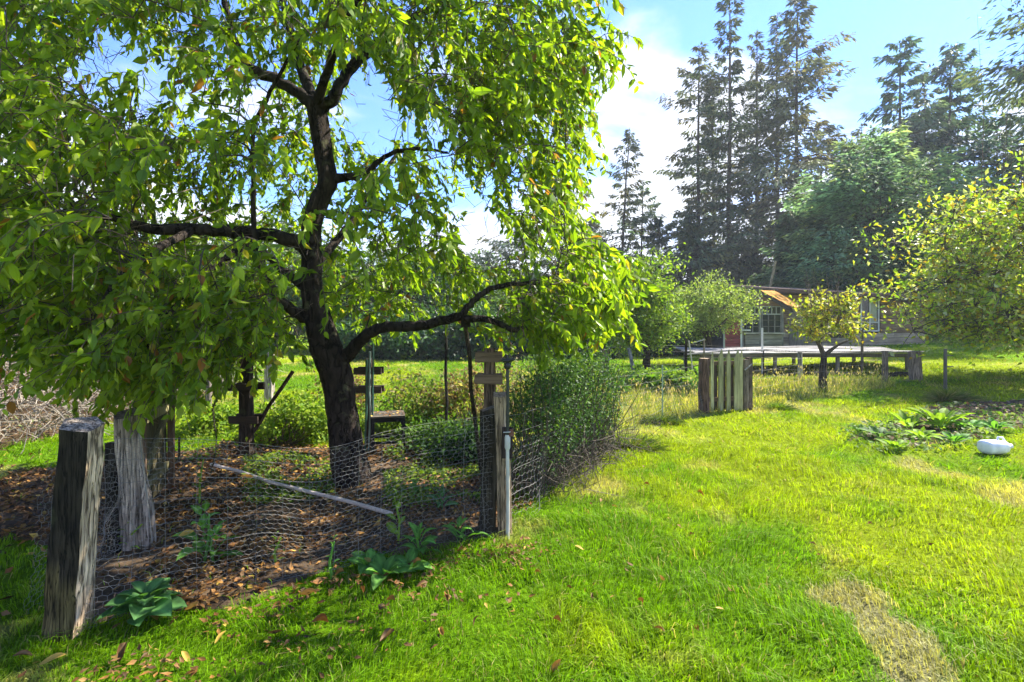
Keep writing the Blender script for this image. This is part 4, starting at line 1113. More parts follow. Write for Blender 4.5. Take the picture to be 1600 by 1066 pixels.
# metal stake in the lawn and its tuft
b = P(1477, 611)
root = thing('metal_stake', (b[0], b[1], 0), 'thin dark metal stake with small side lugs standing in a grass tuft', 'stake')
MB().tube([(0, 0, -.05), (0, 0, .5), (.005, 0, .95)], .034, 6, (.09, .085, .08)).build('rod', M['plastic'], root)
for z in (.55, .8): MB().box((.10, 0, z), (.16, .02, .02), None, (.09, .085, .08)).build('lug', M['plastic'], root)
def tuft(px, py, r, h, n, label, pal=((.10, .16, .02), (.30, .27, .10), (.15, .19, .03)), name='grass_tuft'):
    b = P(px, py); mb = MB(); an = R.uniform(0, 6.28, n); rr = R.rand(n) ** .6
    d = np.stack([np.cos(an) * rr, np.sin(an) * rr, 1.1 - rr * .6], -1)
    p = np.stack([np.cos(an) * rr * r * .3, np.sin(an) * rr * r * .3, 0 * an], -1)
    d = unit(d + R.normal(0, .22, (n, 3))); p = p + np.stack([np.cos(an) * rr * r * .35, np.sin(an * 1.7) * rr * r * .35, 0 * an], -1)
    mb.leaves(p, d, unit(d * [-1, -1, 0] + [0, 0, .6]), R.uniform(.2, .85, n) * h, .008, np.array(pal)[R.randint(0, 3, n)] * R.uniform(.6, 1.3, (n, 1)), 'six', R.uniform(.1, .7, n))
    mb.build(name, M['grass'], loc=(b[0], b[1], GZ(b[0], b[1]) - .01), label=label, cat='grass tuft')
tuft(1484, 628, .5, .45, 1600, 'drooping tuft of long grass at the foot of the metal stake')
tuft(1215, 640, .4, .25, 900, 'bright green grass tuft right of the picket gate', ((.12, .2, .01), (.08, .16, .01), (.16, .22, .02)))
tuft(985, 700, .5, .33, 1500, 'long grass tuft at the right foot of the dark shrub', ((.12, .2, .01), (.08, .16, .01), (.26, .26, .08)))
tuft(1030, 660, .4, .3, 900, 'dark grass tuft left of the picket gate', ((.06, .12, .01), (.08, .13, .01), (.12, .18, .02)))

# ------------------------------------------------------------------ picket gate
def picket_gate():
    A = P(1095, 646)[:2]; B = P(1172, 642)[:2]; L = np.linalg.norm(B - A); an = math.atan2(*(B - A)[::-1])
    root = thing('picket_gate', (A[0], A[1], GZ(*A)), 'small gate of pointed greenish pickets between brown posts on the lawn', 'gate', rz=an)
    split_post(MB(), (.07, 0, -.05), (.07, 0, .93), [(-.075, -.05), (.0, -.08), (.075, -.05), (.075, .06), (-.075, .06)], lambda j, h: (.17, .105, .075) if j != -1 else PALE * 1.1, 8, .003, seed=8).build('post', M['wood'], root)
    split_post(MB(), (L - .11, 0, -.05), (L - .10, 0, .90), [(-.05, -.05), (.04, -.06), (.05, .05), (-.05, .05)], lambda j, h: (.21, .165, .115), 8, .003, seed=9).build('post', M['wood'], root)
    split_post(MB(), (L - .02, .02, -.05), (L - .015, .02, .93), [(-.04, -.05), (.045, -.05), (.045, .05), (-.04, .05)], lambda j, h: (.16, .115, .08), 8, .003, seed=10).build('post', M['wood'], root)
    G = np.array([.42, .40, .19])
    for x, w, top, lean in ((.20, .06, 1.01, .0), (.365, .095, 1.06, .01), (.525, .075, 1.05, .0), (.69, .115, 1.03, .015), (.785, .055, 1.02, .0)):
        V = [(-w / 2, 0, .02), (w / 2, 0, .02), (w / 2, 0, top - .12), (.01, 0, top + .03), (-w / 2, 0, top - .12)]
        V = np.array(V + [(a_, .022, c_) for a_, _, c_ in V]) + R.normal(0, .002, (10, 3))
        m = MB(); cc = G * R.uniform(.85, 1.1)
        m.add(V, [(0, 1, 2, 4), (5, 9, 7, 6), (0, 5, 6, 1), (1, 6, 7, 2), (2, 7, 8, 3), (3, 8, 9, 4), (4, 9, 5, 0)], cc)
        m.add(V[[2, 3, 4, 7, 8, 9]], [(0, 1, 2), (3, 5, 4)], cc)
        m.build('picket', M['boardz'], root, loc=(x, -.04, 0), rot=(0, lean, 0))
    for z in (.22, .84): MB().box((.49, .0, z), (.70, .045, .07), None, BROWN * .9).build('rail', M['boardx'], root)
    for x in (.29, .455, .62): MB().box((x, .012, .43), (.085, .014, .80), None, (.075, .055, .04), .004).build('back_board', M['boardz'], root)
    m = MB(); m.tube([(L - .18, -.09, .72), (L - .04, -.09, .82)], .012, 5, (.4, .38, .34)); m.build('latch', M['wood'], root)
picket_gate()

def haze():
    m, nt = newmat('haze_air'); out = N(nt, 'ShaderNodeOutputMaterial'); v = N(nt, 'ShaderNodeVolumePrincipled')
    v.inputs['Color'].default_value = (.80, .88, .95, 1); v.inputs['Density'].default_value = .0008; v.inputs['Anisotropy'].default_value = .2
    nt.links.new(v.outputs[0], out.inputs['Volume'])
    o = MB().box((0, 20, 21), (460, 260, 46)).build('haze', m, kind='stuff')
haze()

# ------------------------------------------------------------------ posts with cross pieces inside the garden
def cross_post(px, base, top, w, bars, label, col=(.055, .04, .03), bw=.34, Y=None):
    b = P(px, base) if Y is None else np.array([(px - 800) / 800 * Y, Y, 0])
    h = EYE - (top - 500) / 800 * b[1]
    root = thing('cross_post', (b[0], b[1], GZ(b[0], b[1])), label, 'post', 'posts with short cross pieces')
    split_post(MB(), (0, 0, -.1), (0, 0, h), [(-w / 2, -w / 2), (w / 2, -w / 2), (w / 2, w / 2), (-w / 2, w / 2)], lambda j, q: np.array(col) * (1.2 if q < .6 else .9), 6, .003, seed=int(px)).build('upright', M['wood'], root)
    for z in bars:
        zz = EYE - (z - 500) / 800 * b[1]
        MB().box((R.uniform(-.01, .01), -w / 2 - .022, zz), (bw, .035, .085), None, np.array(col) * 1.25, .004).build('crosspiece', M['boardx'], root)
        MB().box((R.uniform(-.01, .01), w / 2 + .022, zz), (bw * .95, .035, .08), None, np.array(col), .004).build('crosspiece', M['boardx'], root)
cross_post(385, 712, 545, .12, (551, 600, 650), 'dark post with three short cross pieces left of the fruit tree trunk')
cross_post(577, 700, 560, .09, (578, 607), 'dark post with two cross pieces just behind the little black table')
cross_post(765, 700, 543, .10, (556, 590), 'brown post with two cross pieces rising behind the corner post', (.15, .105, .07), .24, Y=4.6)
def pole(p, q, r, col, name, label, cat='pole', mat='wood', k=7):
    p = np.array(p); q = np.array(q); t = np.linspace(0, 1, 6)[:, None]; l = p * (1 - t) + q * t; l[1:-1] += R.normal(0, .006, (4, 3))
    return MB().tube(l, r, k, col, jit=.08).build(name, M[mat], label=label, cat=cat)
a = P(366, 718); pole((a[0], a[1], 0), P(458, 580, 6.15), .022, (.06, .035, .025), 'leaning_pole', 'dark pole leaning across the three-piece cross post')
pole((P(697, 672, 6.2)[0], 6.2, 0), P(697, 512, 6.2), .018, (.05, .045, .04), 'branch_prop', 'thin straight prop under the low right bough')
pole((P(752, 690, 5.3)[0], 5.3, 0), P(727, 508, 4.8), .020, (.07, .055, .035), 'branch_prop', 'slanting prop with a dark block at its top under the low right bough')
MB().box(tuple(P(728, 505, 4.78)), (.09, .07, .07), None, (.02, .018, .016), .006).build('prop_block', M['boardz'], label='small dark block on top of the slanting prop', cat='block')
for i, (dx, c, l) in enumerate([(0, (.06, .16, .12), 'dark green plastic rod in the bundle behind the black table'), (.035, (.28, .38, .34), 'pale green plastic rod in the bundle behind the black table'), (.07, (.04, .11, .09), 'rightmost dark green rod in the bundle behind the black table')]):
    a = P(580, 700); pole((a[0] + dx, 6.15, 0), (a[0] + .02 + dx, 6.15, 1.12 + .1 * i), .011, c, 'garden_rod', l, 'rod', 'plastic', 6)
a = P(330, 735); q = P(612, 815)
pole((a[0], a[1], GZ(a[0], a[1]) + .06), (q[0], q[1], GZ(q[0], q[1]) + .075), .017, (.50, .42, .36), 'fallen_pipe', 'long pale pipe lying on the leaf litter inside the fence', 'pipe', 'plastic', 8)

# little black table
def table():
    Y = 6.3; x = P(606, 700, Y)[0]
    root = thing('small_table', (x, Y, GZ(x, Y)), 'little square black table with dead leaves on top beside the trunk', 'table', rz=.25)
    K = (.022, .022, .024)
    for i in range(5): MB().box((0, 0, 0), (.40, .074, .018), None, (.10, .085, .065), .002).build('slat', M['boardx'], root, loc=(0, -.16 + i * .08, .43))
    for s_ in (-1, 1):
        MB().box((0, 0, 0), (.38, .018, .05), None, K, 0).build('apron', M['boardx'], root, loc=(0, s_ * .175, .392))
        MB().box((0, 0, 0), (.018, .33, .05), None, K, 0).build('apron', M['boardx'], root, loc=(s_ * .175, 0, .390))
        MB().box((0, 0, 0), (.33, .018, .03), None, K, 0).build('stretcher', M['boardx'], root, loc=(0, s_ * .17, .12))
        for q in (-1, 1): MB().box((0, 0, 0), (.038, .038, .42), None, K, 0).build('leg', M['boardz'], root, loc=(s_ * .18, q * .185, .21))
table()
n = 45; mb = MB(); x = P(606, 700, 6.3)[0] + R.uniform(-.19, .19, n); y = 6.3 + R.uniform(-.18, .18, n)
mb.leaves(np.stack([x, y, np.full(n, .455)], -1), R.normal(0, 1, (n, 3)) * [1, 1, .1], R.normal(0, .3, (n, 3)) + [0, 0, 1], .05, .025, BROWNS[R.randint(0, 7, n)] * 1.5, 'six')
mb.build('table_leaves', M['dead'], kind='stuff', label='scatter of dead leaves lying on the little black table', cat='leaves')

# ------------------------------------------------------------------ shed
def shed():
    Y0 = 22.0; k = Y0 / 800
    ox = (1208 - 800) * k                      # left end of the main block
    root = thing('shed', (0, 0, 0), 'long low weathered timber shed with glazed gabled porch and rusty roof edge', 'shed')
    def X(px): return (px - 800) * k
    def Z(py): return EYE - (py - 500) * k
    def box(nm, x0, x1, y0, y1, z0, z1, col, mat='boardx', wob=0, par=root, label=None):
        c = ((x0 + x1) / 2, (y0 + y1) / 2, (z0 + z1) / 2)
        return MB().box((0, 0, 0), (x1 - x0, y1 - y0, z1 - z0), None, col, wob).build(nm, M[mat], par, loc=c, label=label)
    x0, x1 = X(1208), X(1445); D = 4.5
    # inner walls (dark core behind the boards)
    core = MB()
    core.box(((x0 + x1) / 2, Y0 + D / 2 + .06, 1.2), (x1 - x0 - .02, D, 2.4), None, (.05, .045, .04))
    core.build('wall', M['boardx'], root)
    wx0, wx1, wz0, wz1 = X(1344), X(1373), Z(518), Z(466)      # white framed window
    vx0, vx1, vz0, vz1 = X(1292), X(1326), Z(522), Z(492)      # low window half hidden by the pear tree
    z = .02; i = 0
    while z < 2.62:
        h = .205; z1 = min(z + h - .012, 2.66)
        spans = [(x0, x1)]
        if z1 > wz0 and z < wz1: spans = [(x0, wx0 - .06), (wx1 + .06, x1)]
        if z1 > vz0 and z < vz1: spans = [(x0, vx0 - .05)] + ([(vx1 + .05, wx0 - .06), (wx1 + .06, x1)] if z1 > wz0 else [(vx1 + .05, x1)])
        for a, b in spans:
            m_ = a
            while m_ < b - .05:
                e = min(b, m_ + R.uniform(1.6, 2.8)); 
                if b - e < .5: e = b
                cc = np.array([.34, .235, .15]) * R.uniform(.7, 1.25) if z > 1.0 else np.array([.46, .38, .28]) * R.uniform(.8, 1.1)
                box('board', m_ + .004, e - .004, Y0 - .03 + R.uniform(-.005, .005), Y0 + .045, z, z1, cc, wob=.004)
                m_ = e
        z += h; i += 1
    # windows
    fr = box('window', wx0 + .001, wx1 - .001, Y0 + .01, Y0 + .04, wz0, wz1, (.01, .01, .01), 'boardx')
    W = (1, 1, 1); t = .05
    for (a, b, c_, d_) in ((wx0, wx0 + t, wz0, wz1), (wx1 - t, wx1, wz0, wz1), ((wx0 + wx1) / 2 - t / 2, (wx0 + wx1) / 2 + t / 2, wz0 + t, wz1 - t)):
        box('frame', a, b, Y0 - .05, Y0 - .0, c_, d_, W, 'paintw', par=fr).location = Vector(((a + b) / 2, Y0 - .02, (c_ + d_) / 2)) - fr.location
    for (c_, d_) in ((wz0 - .001, wz0 + t), (wz1 - t, wz1 + .001), (wz0 + .37, wz0 + .41)):
        o = box('frame', wx0 + .001, wx1 - .001, Y0 - .045, Y0 - .001, c_, d_, W, 'paintw', par=fr); o.location = Vector(((wx0 + wx1) / 2, Y0 - .018, (c_ + d_) / 2)) - fr.location
    for s_ in (0, 1):
        a = wx0 + t + s_ * ((wx1 - wx0) / 2 - t / 2); b = a + (wx1 - wx0) / 2 - t * 1.5
        g = MB().box((0, 0, 0), (b - a, .01, wz1 - wz0 - .06), None, (1, 1, 1)).build('pane', M['glass'], fr)
        g.location = Vector(((a + b) / 2, Y0 - .003, (wz0 + wz1) / 2)) - fr.location
    # a pale curtain strip seen in the right pane
    g = MB().box((0, 0, 0), (.26, .008, wz1 - wz0 - .5), None, (.30, .33, .24)).build('curtain', M['plastic'], fr); g.location = Vector((wx1 - .22, Y0 - .013, (wz0 + wz1) / 2 + .17)) - fr.location
    fr = box('window', vx0, vx1, Y0 + .01, Y0 + .04, vz0, vz1, (.01, .01, .01))
    for (a, b, c_, d_) in ((vx0, vx0 + .06, vz0, vz1), (vx1 - .06, vx1, vz0, vz1), (vx0 + .06, vx1 - .06, vz1 - .06, vz1), (vx0 + .06, vx1 - .06, vz0, vz0 + .06), ((vx0 + vx1) / 2 - .02, (vx0 + vx1) / 2 + .02, vz0 + .06, vz1 - .06)):
        o = box('frame', a, b, Y0 - .045, Y0, c_, d_, GREY * 1.2, par=fr); o.location = Vector(((a + b) / 2, Y0 - .02, (c_ + d_) / 2)) - fr.location
    g = MB().box((0, 0, 0), (vx1 - vx0 - .1, .01, vz1 - vz0 - .1), None).build('pane', M['glass'], fr); g.location = Vector(((vx0 + vx1) / 2, Y0 - .002, (vz0 + vz1) / 2)) - fr.location
    # main roof: low slab sloping down to the right, overhanging the front
    ra, rb = Z(452), Z(465)
    xa, xb = X(1206), X(1452)
    f, bk = Y0 - .55, Y0 + D + .3
    V = [(xa, f, ra), (xb, f, rb), (xb, bk, rb + .55), (xa, bk, ra + .55)]
    V = np.array(V + [(a, b, c - .09) for a, b, c in V])
    Fq = [(0, 1, 2, 3), (7, 6, 5, 4), (0, 4, 5, 1), (1, 5, 6, 2), (2, 6, 7, 3), (3, 7, 4, 0)]
    rf = MB().add(V, Fq, (.19, .125, .08)).build('roof', M['roofmoss'], root)
    m = MB(); V2 = np.array([(xa - .02, f - .03, ra - .03), (xb + .02, f - .03, rb - .03), (xb + .02, f - .003, rb - .03), (xa - .02, f - .003, ra - .03)]); V2 = np.vstack([V2, V2 - [0, 0, .13]])
    m.add(V2, Fq, (.14, .09, .065)).build('fascia', M['boardx'], rf)
    for i in range(11):
        x = xa + .4 + i * .62; zt = ra + (rb - ra) * (x - xa) / (xb - xa) - .16
        MB().box((0, 0, 0), (.05, .5, .09), None, (.12, .09, .07)).build('rafter', M['boardx'], rf, loc=(x, f + .27, zt))
    gap = MB(); gv = np.array([(x0, Y0 - .0, 2.4), (x1, Y0, 2.4), (x1, Y0, rb - .02), (x0, Y0, ra - .02)]); gv = np.vstack([gv, gv + [0, .05, 0]])
    gap.add(gv, Fq, (.16, .125, .10)).build('gable_board', M['boardx'], root)
    # ---- porch with glazed front
    pY = Y0 - 1.5; kk = pY / 800
    def PX(px): return (px - 800) * kk
    def PZ(py): return EYE - (py - 500) * kk
    a0, a1 = PX(1160), PX(1224); zE = PZ(478); zA = PZ(457); xA = PX(1184)
    # low weathered wall below the glazing
    z = .02
    while z < PZ(523):
        box('board', a0 + .12, a1, pY, pY + .05, z, min(z + .19, PZ(522)), np.array([.34, .32, .27]) * R.uniform(.8, 1.1), wob=.004); z += .2
    box('sill', a0 + .05, a1 + .04, pY - .07, pY + .07, PZ(522), PZ(522) + .06, (.42, .40, .35))
    # dark interior behind
    box('inner_wall', a0 + .02, a1 - .03, Y0 - .14, Y0 - .1, .02, zE - .05, (.05, .045, .04))
    box('inner_floor', a0 + .02, a1 - .03, pY + .06, Y0 - .15, .0, .06, (.05, .045, .04))
    for x in (a0 + .03, PX(1188), a1 - .03): box('porch_post', x - .035, x + .035, pY - .01, pY + .06, .03, zE, (.26, .25, .23), 'boardz')
    g = box('window', a0 + .07, a1 - .07, pY + .02, pY + .05, PZ(492), PZ(490), (.3, .29, .27))
    # upper small panes and lower tall openings, with muntins
    for (wa, wb) in ((1166, 1186), (1191, 1220)):
        xa_, xb_ = PX(wa), PX(wb); zt, zb = PZ(479), PZ(491)
        w_ = box('window', xa_, xb_, pY - .012, pY + .0, zb - .02, zb + .02, (.38, .40, .42))
        def sub(nm, x0_, x1_, z0_, z1_, col, mat='boardx', dy=-.002, th=.03):
            o = MB().box((0, 0, 0), (x1_ - x0_, th, z1_ - z0_), None, col).build(nm, M[mat], w_); o.location = Vector(((x0_ + x1_) / 2, pY + dy, (z0_ + z1_) / 2)) - w_.location; return o
        sub('frame', xa_, xb_, zt - .03, zt + .01, (.38, .40, .42))
        nb = 3 if wb - wa < 25 else 4
        for j in range(nb + 1): 
            x = xa_ + (xb_ - xa_) * j / nb; sub('muntin', x - .016, x + .016, zb + .02, zt - .03, (.36, .38, .40))
        for j in range(nb):
            x = xa_ + (xb_ - xa_) * j / nb; sub('pane', x + .018, x + (xb_ - xa_) / nb - .018, zb + .02, zt - .03, (1, 1, 1), 'glass', .008, .006)
        zb2 = PZ(521); zt2 = zb - .03; n2 = 2 if wb - wa < 25 else 3
        for j in range(n2 + 1):
            x = xa_ + (xb_ - xa_) * j / n2; sub('muntin', x - .018, x + .018, zb2, zt2, (.22, .21, .19))
        for j in range(n2):
            x = xa_ + (xb_ - xa_) * j / n2; sub('pane', x + .02, x + (xb_ - xa_) / n2 - .02, zb2, zt2, (1, 1, 1), 'glass', .008, .006)
        for zz in (.36, .7): sub('muntin', xa_ + .02, xb_ - .02, zb2 + (zt2 - zb2) * zz, zb2 + (zt2 - zb2) * zz + .022, (.22, .21, .19), dy=-.004)
    # gable board above the glazing
    V = np.array([(a0, pY + .0, zE), (a1, pY, zE), (xA, pY, zA - .03)]); V = np.vstack([V, V + [0, .04, 0]])
    mb = MB(); mb.add(V, [(0, 1, 2), (5, 4, 3)], (.36, .24, .19)); mb.add(V, [(0, 3, 4, 1), (1, 4, 5, 2), (2, 5, 3, 0)], (.36, .24, .19)); mb.build('gable', M['boardx'], root)
    # porch roof: mossy right slope and dark left slope; ridge runs back to the main block
    yb = Y0 - .6; f = pY - .25
    V = np.array([(xA, f, zA + .02), (a1 + .25, f, zE - .13), (a1 + .25, yb, zE - .13), (xA, yb, zA + .02)])
    V = np.vstack([V, V - [0, 0, .05]])
    # ridge drifts right as it runs back, as the lean-to is skewed
    for i_ in (2, 3, 6, 7): V[i_] += [1.12, 0, .07]
    # break the mossy slope into a lumpy sheet
    nu, nv = 22, 16; G_ = []
    for i_ in range(nu + 1):
        for j_ in range(nv + 1):
            u, v = i_ / nu, j_ / nv
            p = (V[0] * (1 - u) + V[1] * u) * (1 - v) + (V[3] * (1 - u) + V[2] * u) * v
            G_.append(p + [0, 0, .02 + .05 * fbm(u * 9, v * 9, 2, 3)])
    Fm = [(i_ * (nv + 1) + j_, (i_ + 1) * (nv + 1) + j_, (i_ + 1) * (nv + 1) + j_ + 1, i_ * (nv + 1) + j_ + 1) for i_ in range(nu) for j_ in range(nv)]
    rf2 = MB().add(V, Fq, (.12, .08, .05)).build('porch_roof', M['roofmoss'], root)
    gm = np.array(G_); cm = np.array([.40, .19, .02]) * (.7 + .6 * fbm(gm[:, 0] * 4, gm[:, 1] * 4, 3, 3))[:, None]
    MB().add(gm, Fm, cm).build('moss', M['roofmoss'], rf2, smooth=True)
    V = np.array([(a0 - .25, f, zE - .13), (xA - .003, f, zA + .02), (xA + 1.11, yb, zA + .08), (a0 + .17, yb, zE - .13)]); V = np.vstack([V, V - [0, 0, .05]])
    MB().add(V, Fq, (.10, .085, .07)).build('porch_roof', M['roofmoss'], root)
    for (p_, q_) in (((xA, zA + .0), (a1 + .25, zE - .17)), ((xA, zA + .0), (a0 - .25, zE - .17))):
        V = np.array([(p_[0], f - .04, p_[1] - .11), (q_[0], f - .04, q_[1] - .10), (q_[0], f - .04, q_[1] + .02), (p_[0], f - .04, p_[1] + .01)]); V = np.vstack([V, V + [0, .035, 0]])
        MB().add(V, Fq, (.10, .085, .07)).build('bargeboard', M['boardx'], root)
    # red board wall at the left with white corner trim
    r0, r1 = PX(1133), PX(1157)
    z = .02
    while z < PZ(486):
        box('board', r0, r1, pY + .01, pY + .06, z, z + .20, np.array([.33, .085, .085]) * R.uniform(.8, 1.15) if z > .35 else np.array([.36, .28, .25]), wob=.004, label='red painted board'); z += .212
    box('wall', r0, r1, pY + .07, Y0 + D * .6, .0, PZ(483), (.06, .05, .045))
    box('corner_trim', r1 + .002, r1 + .07, pY - .01, pY + .07, .05, PZ(484), (1, 1, 1), 'paintw')
    box('corner_trim', r0 - .05, r0 - .002, pY + .0, pY + .07, .05, PZ(484), (.7, .7, .6), 'paintw')
    V = np.array([(r0 - .15, pY - .2, PZ(484)), (a0 + .1, pY - .2, PZ(484)), (a0 + .1, Y0 + D * .6, PZ(470)), (r0 - .15, Y0 + D * .6, PZ(470))]); V = np.vstack([V, V - [0, 0, .06]])
    MB().add(V, Fq, (.12, .10, .08)).build('roof', M['roofmoss'], root)
    box('shelf', r1 - .05, r1 + .35, pY - .14, pY - .02, PZ(517), PZ(517) + .05, (1, 1, 1), 'paintw')
    # steps and side walls closing the porch
    box('side_wall', a1 - .02, a1 + .03, pY + .06, Y0 - .035, .0, zE - .2, (.24, .21, .17))
    box('door_board', X(1232), X(1262), Y0 - .05, Y0 - .036, .05, Z(486), (.29, .26, .22), 'boardz')
shed()
pole(P(1203, 450, 24.5), P(1212, 408, 24.5), .06, (.42, .36, .20), 'roof_pole', 'leaning yellowish stick rising behind the shed porch ridge')

# long grey plank platform in front of the shed
def platform():
    x0, x1, y0, y1, z = 5.25, 11.9, 14.6, 17.1, .68
    root = thing('plank_platform', (x0, y0, 0), 'long low platform of sagging grey planks in front of the shed', 'platform')
    n = 9; w = (y1 - y0) / n
    for i in range(n):
        nx = 9; V = []
        yy = i * w; xx = np.linspace(0 + R.uniform(0, .25), x1 - x0 - R.uniform(0, .2), nx)
        zz = z + .02 * np.sin(xx * 1.3 + i) + R.uniform(-.012, .02) + .03 * (i / n) - .05 * np.exp(-((xx - 1.0) / 1.2) ** 2)
        for a_ in range(nx): V += [(xx[a_], yy + .006, zz[a_]), (xx[a_], yy + w - .006, zz[a_] + .003), (xx[a_], yy + w - .006, zz[a_] - .035), (xx[a_], yy + .006, zz[a_] - .035)]
        F = []
        for a_ in range(nx - 1):
            o = a_ * 4
            for c_ in range(4): F.append((o + c_, o + 4 + c_, o + 4 + (c_ + 1) % 4, o + (c_ + 1) % 4))
        F += [(0, 1, 2, 3), ((nx - 1) * 4 + 3, (nx - 1) * 4 + 2, (nx - 1) * 4 + 1, (nx - 1) * 4)]
        MB().add(V, F, np.array([.36, .34, .32]) * R.uniform(.75, 1.15)).build('plank', M['boardx'], root)
    for y in (.08, y1 - y0 - .1): MB().box((0, 0, 0), (x1 - x0 - .3, .06, .10), None, (.16, .14, .12), .006).build('beam', M['boardx'], root, loc=((x1 - x0) / 2, y, z - .10))
    for x in (.5, 2.3, 4.1, 6.1):
        for y in (.1, y1 - y0 - .1): MB().box((0, 0, 0), (.08, .08, z - .1), None, (.2, .18, .15), .006).build('leg', M['boardz'], root, loc=(x, y, (z - .14) / 2))
    m = MB(); m.tube([(-.3, -.05, z - .06), (1.2, -.08, z + .07), (3.2, -.06, z + .015), (6.5, -.07, z + .02)], .02, 6, (.40, .38, .36), jit=.1); m.build('edge_pole', M['wood'], root)
platform()

# ------------------------------------------------------------------ plants in the garden
def big_leaf_mesh(asp=.45, bend=.5, seed=0, col=(.045, .13, .035)):
    rs = np.random.RandomState(seed); nu, nv = 7, 4; V, F, C = [], [], []
    for u in range(nu + 1):
        t = u / nu; w = asp * (math.sin(math.pi * min(1, (.06 + t * .94))) ** .75) * (1 - .25 * t)
        if u == nu: w = .01
        ang = bend * t
        x = math.sin(ang) / max(bend, .01) if bend else t; z = -(1 - math.cos(ang)) / max(bend, .01)
        x = t * (1 - .12 * bend * t); z = .28 * t - bend * .55 * t * t
        for v in range(nv + 1):
            q = v / nv - .5
            V.append((x, q * w, z + abs(q) * w * .35 + rs.normal(0, .006) + .02 * math.sin(t * 22 + abs(q) * 6)))
            C.append(np.array(col) * (1.5 if v == nv // 2 else rs.uniform(.6, 1.2)))
    for u in range(nu):
        for v in range(nv):
            a = u * (nv + 1) + v; F.append((a, a + nv + 1, a + nv + 2, a + 1))
    m = MB().add(V, F, C); m.tube([(-.25, 0, -.12), (-.1, 0, -.04), (0, 0, .0)], [.016, .013, .01], 5, np.array(col) * 1.4)
    me = m.mesh('leaf', True); me.materials.append(M['herb']); return me
BLM = {}
def rosette(px, py, label, nl, L, col, asp=.45, bend=.7, tilt=(.1, .9), name='comfrey_plant', cat='plant', height=0, seed=0, group=None, Y=None):
    rs = np.random.RandomState(seed + 100)
    b = P(px, py) if Y is None else np.array([(px - 800) / 800 * Y, Y, 0])
    root = thing(name, (b[0], b[1], GZ(b[0], b[1])), label, cat, group)
    key = (asp, bend, col)
    if key not in BLM: BLM[key] = [big_leaf_mesh(asp, bend * f, seed + i, tuple(np.array(col) * g)) for i, (f, g) in enumerate(((.8, 1), (1.1, .8), (1.3, 1.25)))]
    if height:
        st = MB(); st.tube([(0, 0, -.02), (rs.normal(0, .02), 0, height * .5), (rs.normal(0, .04), 0, height)], [.009, .008, .005], 6, np.array(col) * 1.3); st.build('stem', M['herb'], root)
    for i in range(nl):
        a = i * 2.4 + rs.normal(0, .25); t = i / max(1, nl - 1)
        el = tilt[0] + (tilt[1] - tilt[0]) * t + rs.normal(0, .08); s = L * rs.uniform(.75, 1.15) * (1 - .35 * t if not height else 1 - .55 * t)
        z = .03 + (height * t * .95 if height else 0); r0 = .2 * s
        o = link('leaf', BLM[key][rs.randint(3)], root, (math.cos(a) * r0, math.sin(a) * r0, z + .06 * s), None)
        o.rotation_mode = 'QUATERNION'
        o.rotation_quaternion = (Matrix.Rotation(a, 3, 'Z') @ Matrix.Rotation(-el, 3, 'Y') @ Matrix.Rotation(rs.normal(0, .25), 3, 'X')).to_quaternion()
        o.scale = (s, s, s)
CF = (.075, .175, .05); CG = (.10, .23, .04); CY = (.17, .27, .03)
rosette(228, 968, 'wide low clump of broad blue-green leaves at the foot of the tall split post', 26, .20, CF, .8, .7, (.05, .6), height=.12, seed=1)
rosette(318, 880, 'broad-leaved plant with a fallen orange leaf on it inside the fence', 11, .19, CG, .55, .7, (.2, .9), height=.34, seed=2, name='broadleaf_plant')
rosette(335, 880, 'shorter broad-leaved plant right of the one with the orange leaf', 9, .17, CG, .55, .8, (.2, .8), height=.22, seed=3, name='broadleaf_plant')
b = P(315, 880); o = link('fallen_leaf', leaf_meshes[5], None, (b[0], b[1] - .16, .26), (.6, .2, 1.2), label='orange leaf caught on the broad-leaved plant inside the fence', cat='leaf'); o.scale = (.085,) * 3
b = P(386, 745, 3.1); o = link('fallen_leaf', leaf_meshes[3], None, tuple(b), (1.1, .2, .4), label='pale orange leaf caught in the top of the sagging wire', cat='leaf'); o.scale = (.07,) * 3
rosette(600, 905, 'low broad-leaved plant poking through the wire, nearest the lawn edge', 12, .17, CG, .55, .8, (.25, .9), seed=4, name='broadleaf_plant')
rosette(655, 872, 'broad-leaved plant in the middle of the row below the corner post', 12, .18, CG, .5, .8, (.25, .9), height=.16, seed=5, name='broadleaf_plant')
rosette(718, 852, 'drooping broad-leaved plant just left of the corner post', 9, .19, CG, .45, 1.0, (.3, .8), height=.12, seed=6, name='broadleaf_plant')
rosette(622, 850, 'upright leafy plant at the end of the pale pipe', 10, .13, CY, .5, .7, (.3, .9), height=.35, seed=7, name='broadleaf_plant')
rosette(520, 905, 'thin weed against the chicken wire left of the broad leaves', 9, .07, CG, .4, .8, (.3, .9), height=.25, seed=8, name='weed')
rosette(200, 858, 'small bright weed at the foot of the grey post', 12, .09, CY, .3, .8, (.3, .9), height=.2, seed=9, name='weed')
rosette(690, 800, 'dark leafy herb behind the row below the corner post', 12, .15, CF, .5, .8, (.3, .9), height=.15, seed=10, name='weed')
rosette(650, 775, 'low leafy herb on the litter right of the trunk', 12, .15, CG, .5, .8, (.3, .9), height=.1, seed=11, name='weed')
rosette(770, 745, 'leafy herb hidden beside the corner post', 12, .15, CG, .5, .8, (.3, .9), height=.12, seed=12, name='weed')
rosette(430, 880, 'single yellow-green weed in the leaf litter behind the chicken wire', 9, .06, CY, .45, .8, (.3, .9), height=.18, seed=13, name='weed')
rosette(312, 790, 'tall leggy yellow-green weed left of the pale pipe', 12, .09, CY, .5, .8, (.3, .9), height=.42, seed=14, name='weed')
